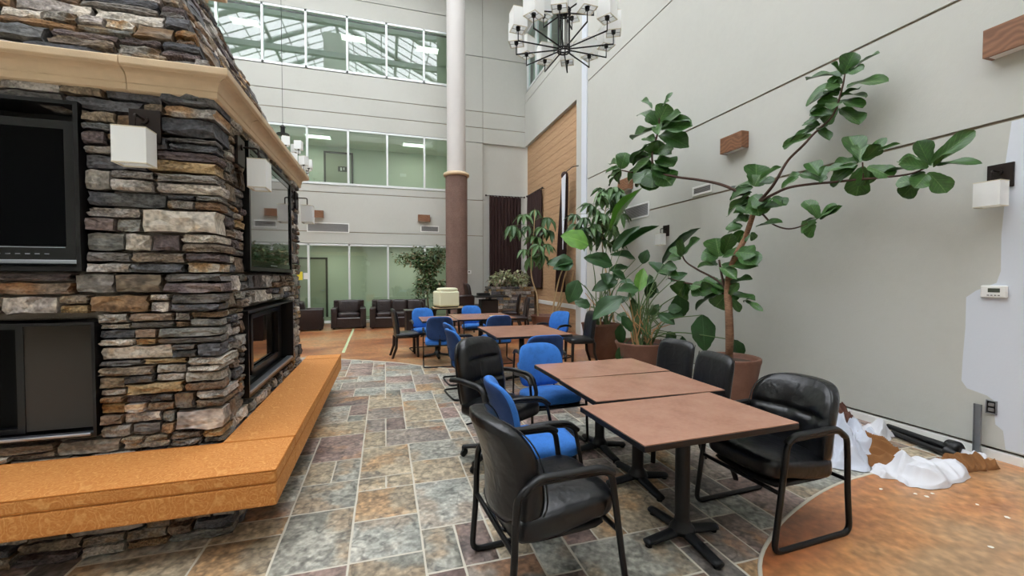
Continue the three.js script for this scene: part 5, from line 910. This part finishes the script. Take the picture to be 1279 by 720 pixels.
umbrellaPlant('bushy umbrella plant rising behind the tall bird-of-paradise plant', [[4.3, 0.55, -7.3], [4.35, 1.3, -7.6], [4.3, 2.2, -7.8], [4.4, 3.2, -7.8]],
  [[3.88, 2.75, -7.78], [3.86, 2.87, -8.18], [4.2, 2.94, -7.88], [4.48, 3.19, -7.88], [4.27, 3.29, -7.77], [4.56, 2.95, -7.85], [4.63, 3.07, -7.81], [4.04, 2.61, -7.67], [3.82, 2.54, -7.81], [4.44, 2.74, -7.9], [4.63, 2.59, -7.94], [4.04, 3.04, -7.82], [4.24, 2.48, -7.85], [4.52, 3.39, -7.79], [4.55, 3.27, -7.58], [4.6, 2.82, -7.57], [3.99, 2.39, -7.89], [4.28, 2.31, -7.77], [4.57, 2.32, -7.77], [3.8, 2.64, -7.99], [4.15, 3.15, -7.6], [4.4, 3.4, -8.0], [4.1, 2.8, -7.5], [4.35, 2.6, -7.55]], 0.3, 67);
{
  const t = thing('bare_cane_plant', 'bare pale canes topped by one torn broad leaf, beside timber siding', 'plant'), R = rngOf(71);
  for (const p of [[[4.4, 0.4, -10.8], [4.5, 1.1, -10.75], [4.62, 1.6, -10.7], [4.72, 1.92, -10.6]], [[4.46, 0.4, -10.78], [4.62, 1.02, -10.7], [4.72, 1.55, -10.65], [4.8, 1.85, -10.6]], [[4.5, 0.4, -10.76], [4.68, 0.92, -10.7], [4.8, 1.25, -10.5], [4.86, 1.7, -10.4]]]) mesh('cane', sweep(spline(p.map((q) => V(...q)), 18), (k) => mixf(0.028, 0.016, k), 8), M.cane, t);
  const o = mesh('leaf', leafGeo(PADDLE, 1301, 0.25, 0.1, 0.1), M.strelLeaves[2], t); placeLeaf(o, V(4.8, 1.98, -10.3), V(4.15, 1.93, -10.55), 0.42, V(-0.2, 0.6, 0.7));
  const q = mesh('leaf', leafGeo(PADDLE, 1302, 0.3, 0.1, 0.1), M.strelLeaves[1], t); placeLeaf(q, V(4.8, 1.92, -10.3), V(4.25, 1.78, -10.3), 0.4, V(-0.3, 0.3, 0.9));
}
// small-leaved plants: one crown of leaves each
function crown(n, seed, sample, tints, L, W) {
  const R = rngOf(seed), parts = [], unit = leafGeo(PADDLE, seed, 0.25, 0.2, 0.05), P = unit.attributes.position;
  const pos = [], col = [], nor = []; const m = new THREE.Matrix4(), q = new THREE.Quaternion(), v = V(), I = [...Array(P.count).keys()];
  const simple = [[0, 0, 0], [0.35, 0.06, 0.5], [0.4, 0, 0], [0.35, 0.06, -0.5], [1, -0.15, 0]], tri = [[0, 1, 2], [0, 2, 3], [1, 4, 2], [2, 4, 3]];
  for (let i = 0; i < n; i++) {
    const p = sample(R), s = 0.7 + 0.6 * R(), c = tints[Math.floor(R() * tints.length)], k = 0.8 + 0.4 * R(); q.setFromEuler(new THREE.Euler((R() - 0.5) * 1.4, R() * TAU, (R() - 0.7) * 1.2));
    m.compose(p, q, V(L * s, L * s, W * s));
    for (const t of tri) for (const j of t) { v.set(...simple[j]).applyMatrix4(m); pos.push(v.x, v.y, v.z); const edge = c.length > 3 && (j === 1 || j === 3) ? c.slice(3) : c; col.push(edge[0] * k, edge[1] * k, edge[2] * k); }
  }
  const g = new THREE.BufferGeometry(); g.setAttribute('position', new THREE.Float32BufferAttribute(pos, 3)); g.setAttribute('color', new THREE.Float32BufferAttribute(col, 3)); g.computeVertexNormals(); return g;
}
{
  const t = thing('weeping_fig', 'small-leaved weeping fig arching beside the brown column', 'plant', 1.42, 0, -14.36);
  mesh('vessel', lathe([[0, 0], [0.2, 0], [0.26, 0.42], [0.28, 0.42], [0.28, 0.47], [0.24, 0.47], [0.22, 0.4], [0, 0.4]], 24), M.darkWood, t);
  const limbs = [[[0, 0.4, 0, 0.03], [-0.05, 1.0, 0, 0.025], [0.05, 1.7, 0.02, 0.02], [0.05, 2.4, 0, 0.01]], [[0.1, 1.0, 0, 0.018], [-0.05, 1.6, 0.1, 0.014], [-0.4, 2.1, 0.1, 0.01], [-0.95, 2.2, 0.12, 0.006]], [[0.2, 1.6, 0, 0.015], [0.25, 2.1, -0.1, 0.01], [0.35, 2.5, -0.1, 0.006]], [[0.15, 1.4, 0, 0.014], [-0.2, 2.0, -0.1, 0.01], [-0.35, 2.45, 0, 0.006]], [[0.1, 1.1, 0, 0.014], [0.3, 1.3, 0.15, 0.01], [0.35, 0.9, 0.3, 0.005]], [[0, 1.2, 0, 0.012], [-0.2, 1.4, 0.2, 0.009], [-0.3, 1.0, 0.3, 0.005]]];
  limbs.forEach((b, i) => mesh(i ? 'branch' : 'trunk', limb(b), M.bark, t));
  const cv = limbs.map((b) => new THREE.CatmullRomCurve3(b.map((p) => V(p[0], p[1], p[2]))));
  rest(mesh('foliage', crown(2800, 73, (R) => { const k = Math.floor(R() * 6), c = cv[k].getPoint(k === 0 ? 0.45 + 0.55 * R() : 0.3 + 0.7 * R()), s = 0.24; return c.add(V((R() - 0.5) * 2 * s, (R() - 0.6) * 1.6 * s, (R() - 0.5) * 2 * s)); }, [[0.05, 0.11, 0.04], [0.08, 0.16, 0.05], [0.12, 0.2, 0.07], [0.2, 0.24, 0.12], [0.28, 0.22, 0.12]], 0.125, 0.06), M.smallLeaf, t));
}
for (const [x, z, label, seed, w] of [[3.9, -14.05, 'cream-edged variegated shrub in the planter against the far curtain', 81, 0.48], [4.52, -14.0, 'cream-edged variegated shrub in planter against the side curtain', 83, 0.3]]) {
  const t = thing('variegated_shrub', label, 'plant', x, 1.16, z, 0, 'variegated planter shrubs'), R = rngOf(seed + 2);
  for (let i = 0; i < 7; i++) { const a = R() * TAU; mesh('stem', sweep([V(Math.cos(a) * 0.05, 0, Math.sin(a) * 0.05), V(Math.cos(a) * w * 0.5, 0.25, Math.sin(a) * 0.15), V(Math.cos(a) * w * 0.8, 0.45, Math.sin(a) * 0.25)], 0.009, 5), M.cane, t); }
  rest(mesh('foliage', crown(420, seed, (Q) => { const a = Q() * TAU, b = Math.sqrt(Q()), y = Q(); return V(Math.cos(a) * b * w, 0.12 + y * 0.55 * (1 - 0.5 * b * b), Math.sin(a) * b * 0.32); }, [[0.3, 0.38, 0.14, 0.78, 0.76, 0.5], [0.36, 0.42, 0.2, 0.82, 0.8, 0.58], [0.14, 0.22, 0.08, 0.62, 0.62, 0.38], [0.34, 0.24, 0.16, 0.6, 0.52, 0.4]], 0.15, 0.06), M.smallLeaf, t));
}

// ------------------------------------------------------------------ dust sheets and clothes on the floor by the wall
function cloth(label, m, cx, cz, rx, rz, h, turn, seed, folds, dir) {
  const R = rngOf(seed), nr = 56, na = 150, pos = [], idx = [], ph = [R() * 6, R() * 6, R() * 6], sn = Math.floor(R() * 40);
  const edge = (a) => (1 / Math.max(Math.abs(Math.cos(a)), Math.abs(Math.sin(a)))) ** 0.45 * (0.95 + 0.1 * Math.sin(2 * a + ph[0]) + 0.08 * Math.sin(3 * a + ph[1]) + 0.05 * Math.sin(8 * a + ph[2]) + 0.03 * Math.sin(15 * a));
  for (let i = 0; i <= nr; i++) for (let j = 0; j < na; j++) {
    const q = i / nr, a = j / na * TAU, e = edge(a), x = Math.cos(a) * q * e * rx, z = Math.sin(a) * q * e * rz, U = (x + 3) / 6, W = (z + 3) / 6;
    const w = fbm(U, W, 10, 3, sn), w2 = fbm(U, W, 16, 3, sn + 5), d2 = dir + 1.1 * (w2 - 0.5) * 2, s = Math.cos(d2) * x + Math.sin(d2) * z, r = Math.cos(dir + 1.5) * x + Math.sin(dir + 1.5) * z;
    const f1 = (1 - Math.abs(Math.sin(folds * s + 6 * w))) ** 1.4, f2 = (1 - Math.abs(Math.sin(folds * 2.1 * s + 4 * r + 9 * w2))) ** 1.2, lump = sstep(0.25, 0.7, fbm(U, W, 14, 3, sn + 9));
    const env = 1 - q ** 2.4, y = 0.008 + env * h * (0.25 + 0.75 * lump) * (0.7 + 0.4 * w) + (0.45 * h + 0.03) * (f1 - 0.2) * (0.25 + 0.75 * env) + 0.026 * f2 * (0.4 + 0.6 * env);
    pos.push(x, q === 1 ? 0.004 : Math.max(0.006, y * sstep(0, 0.06, 1 - q) + 0.006), z);
  }
  for (let i = 0; i < nr; i++) for (let j = 0; j < na; j++) { const p = i * na + j, q = i * na + (j + 1) % na; idx.push(p, q, p + na, q, q + na, p + na); }
  const g = new THREE.BufferGeometry(); g.setAttribute('position', new THREE.Float32BufferAttribute(pos, 3)); g.setIndex(idx); g.computeVertexNormals();
  const o = single('crumpled_cloth', boxUV(g), m, label, 'cloth'); o.position.set(cx, 0.004, cz); o.rotation.y = turn; return o;
}
cloth('large pale grey sheet crumpled in a heap behind the black armchair', M.greyCloth, 3.84, -2.76, 0.46, 0.4, 0.24, 0.3, 401, 20, 0.8);
cloth('dark brown cloth bunched behind the pale grey sheet', M.brownCloth, 4.42, -3.2, 0.36, 0.22, 0.22, 0.5, 402, 22, 0.5);
cloth('white folded sheet lying between brown and ochre cloths', M.whiteCloth, 4.55, -2.9, 0.22, 0.18, 0.16, 0.2, 403, 12, 1.2);
cloth('ochre brown cloth crumpled between two white sheets', M.ochreCloth, 4.0, -2.56, 0.27, 0.25, 0.2, 0.9, 404, 26, 0.2);
cloth('broad white sheet spread flat on the orange concrete edge', M.whiteCloth, 4.03, -2.2, 0.42, 0.19, 0.1, 0.06, 405, 11, 1.0);
cloth('small ochre cloth rumpled at the end of the white sheet', M.ochreCloth, 4.54, -2.19, 0.2, 0.12, 0.09, -0.2, 406, 34, 0.3);
cloth('cream scrap of cloth lying against the baseboard', M.whiteCloth, 4.74, -2.26, 0.13, 0.1, 0.05, 0.4, 407, 20, 0.5);
{
  const t = thing('black_tube', 'black rolled tube with flared end lying along the baseboard', 'tube', 4.74, 0.0, -2.52, -0.22);
  mesh('shaft', join([sweep([V(0, 0.05, -0.42), V(0.0, 0.05, -0.1), V(0.0, 0.055, 0.12)], (k) => mixf(0.026, 0.036, k), 12), sweep([V(-0.08, 0.03, -0.3), V(-0.09, 0.03, 0.22)], 0.024, 10)]), M.blackPlastic, t);
  mesh('flared_end', boxUV(xf(new THREE.LatheGeometry([[0.03, 0], [0.06, 0.02], [0.065, 0.09], [0.04, 0.12], [0, 0.12]].map((p) => new THREE.Vector2(...p)), 20), 0, 0.07, 0.11, PI / 2)), M.blackPlastic, t);
  mesh('pointed_end', boxUV(xf(new THREE.ConeGeometry(0.05, 0.13, 10), -0.09, 0.052, 0.26, PI / 2)), M.blackPlastic, t);
}
renderer.render(scene, camera);
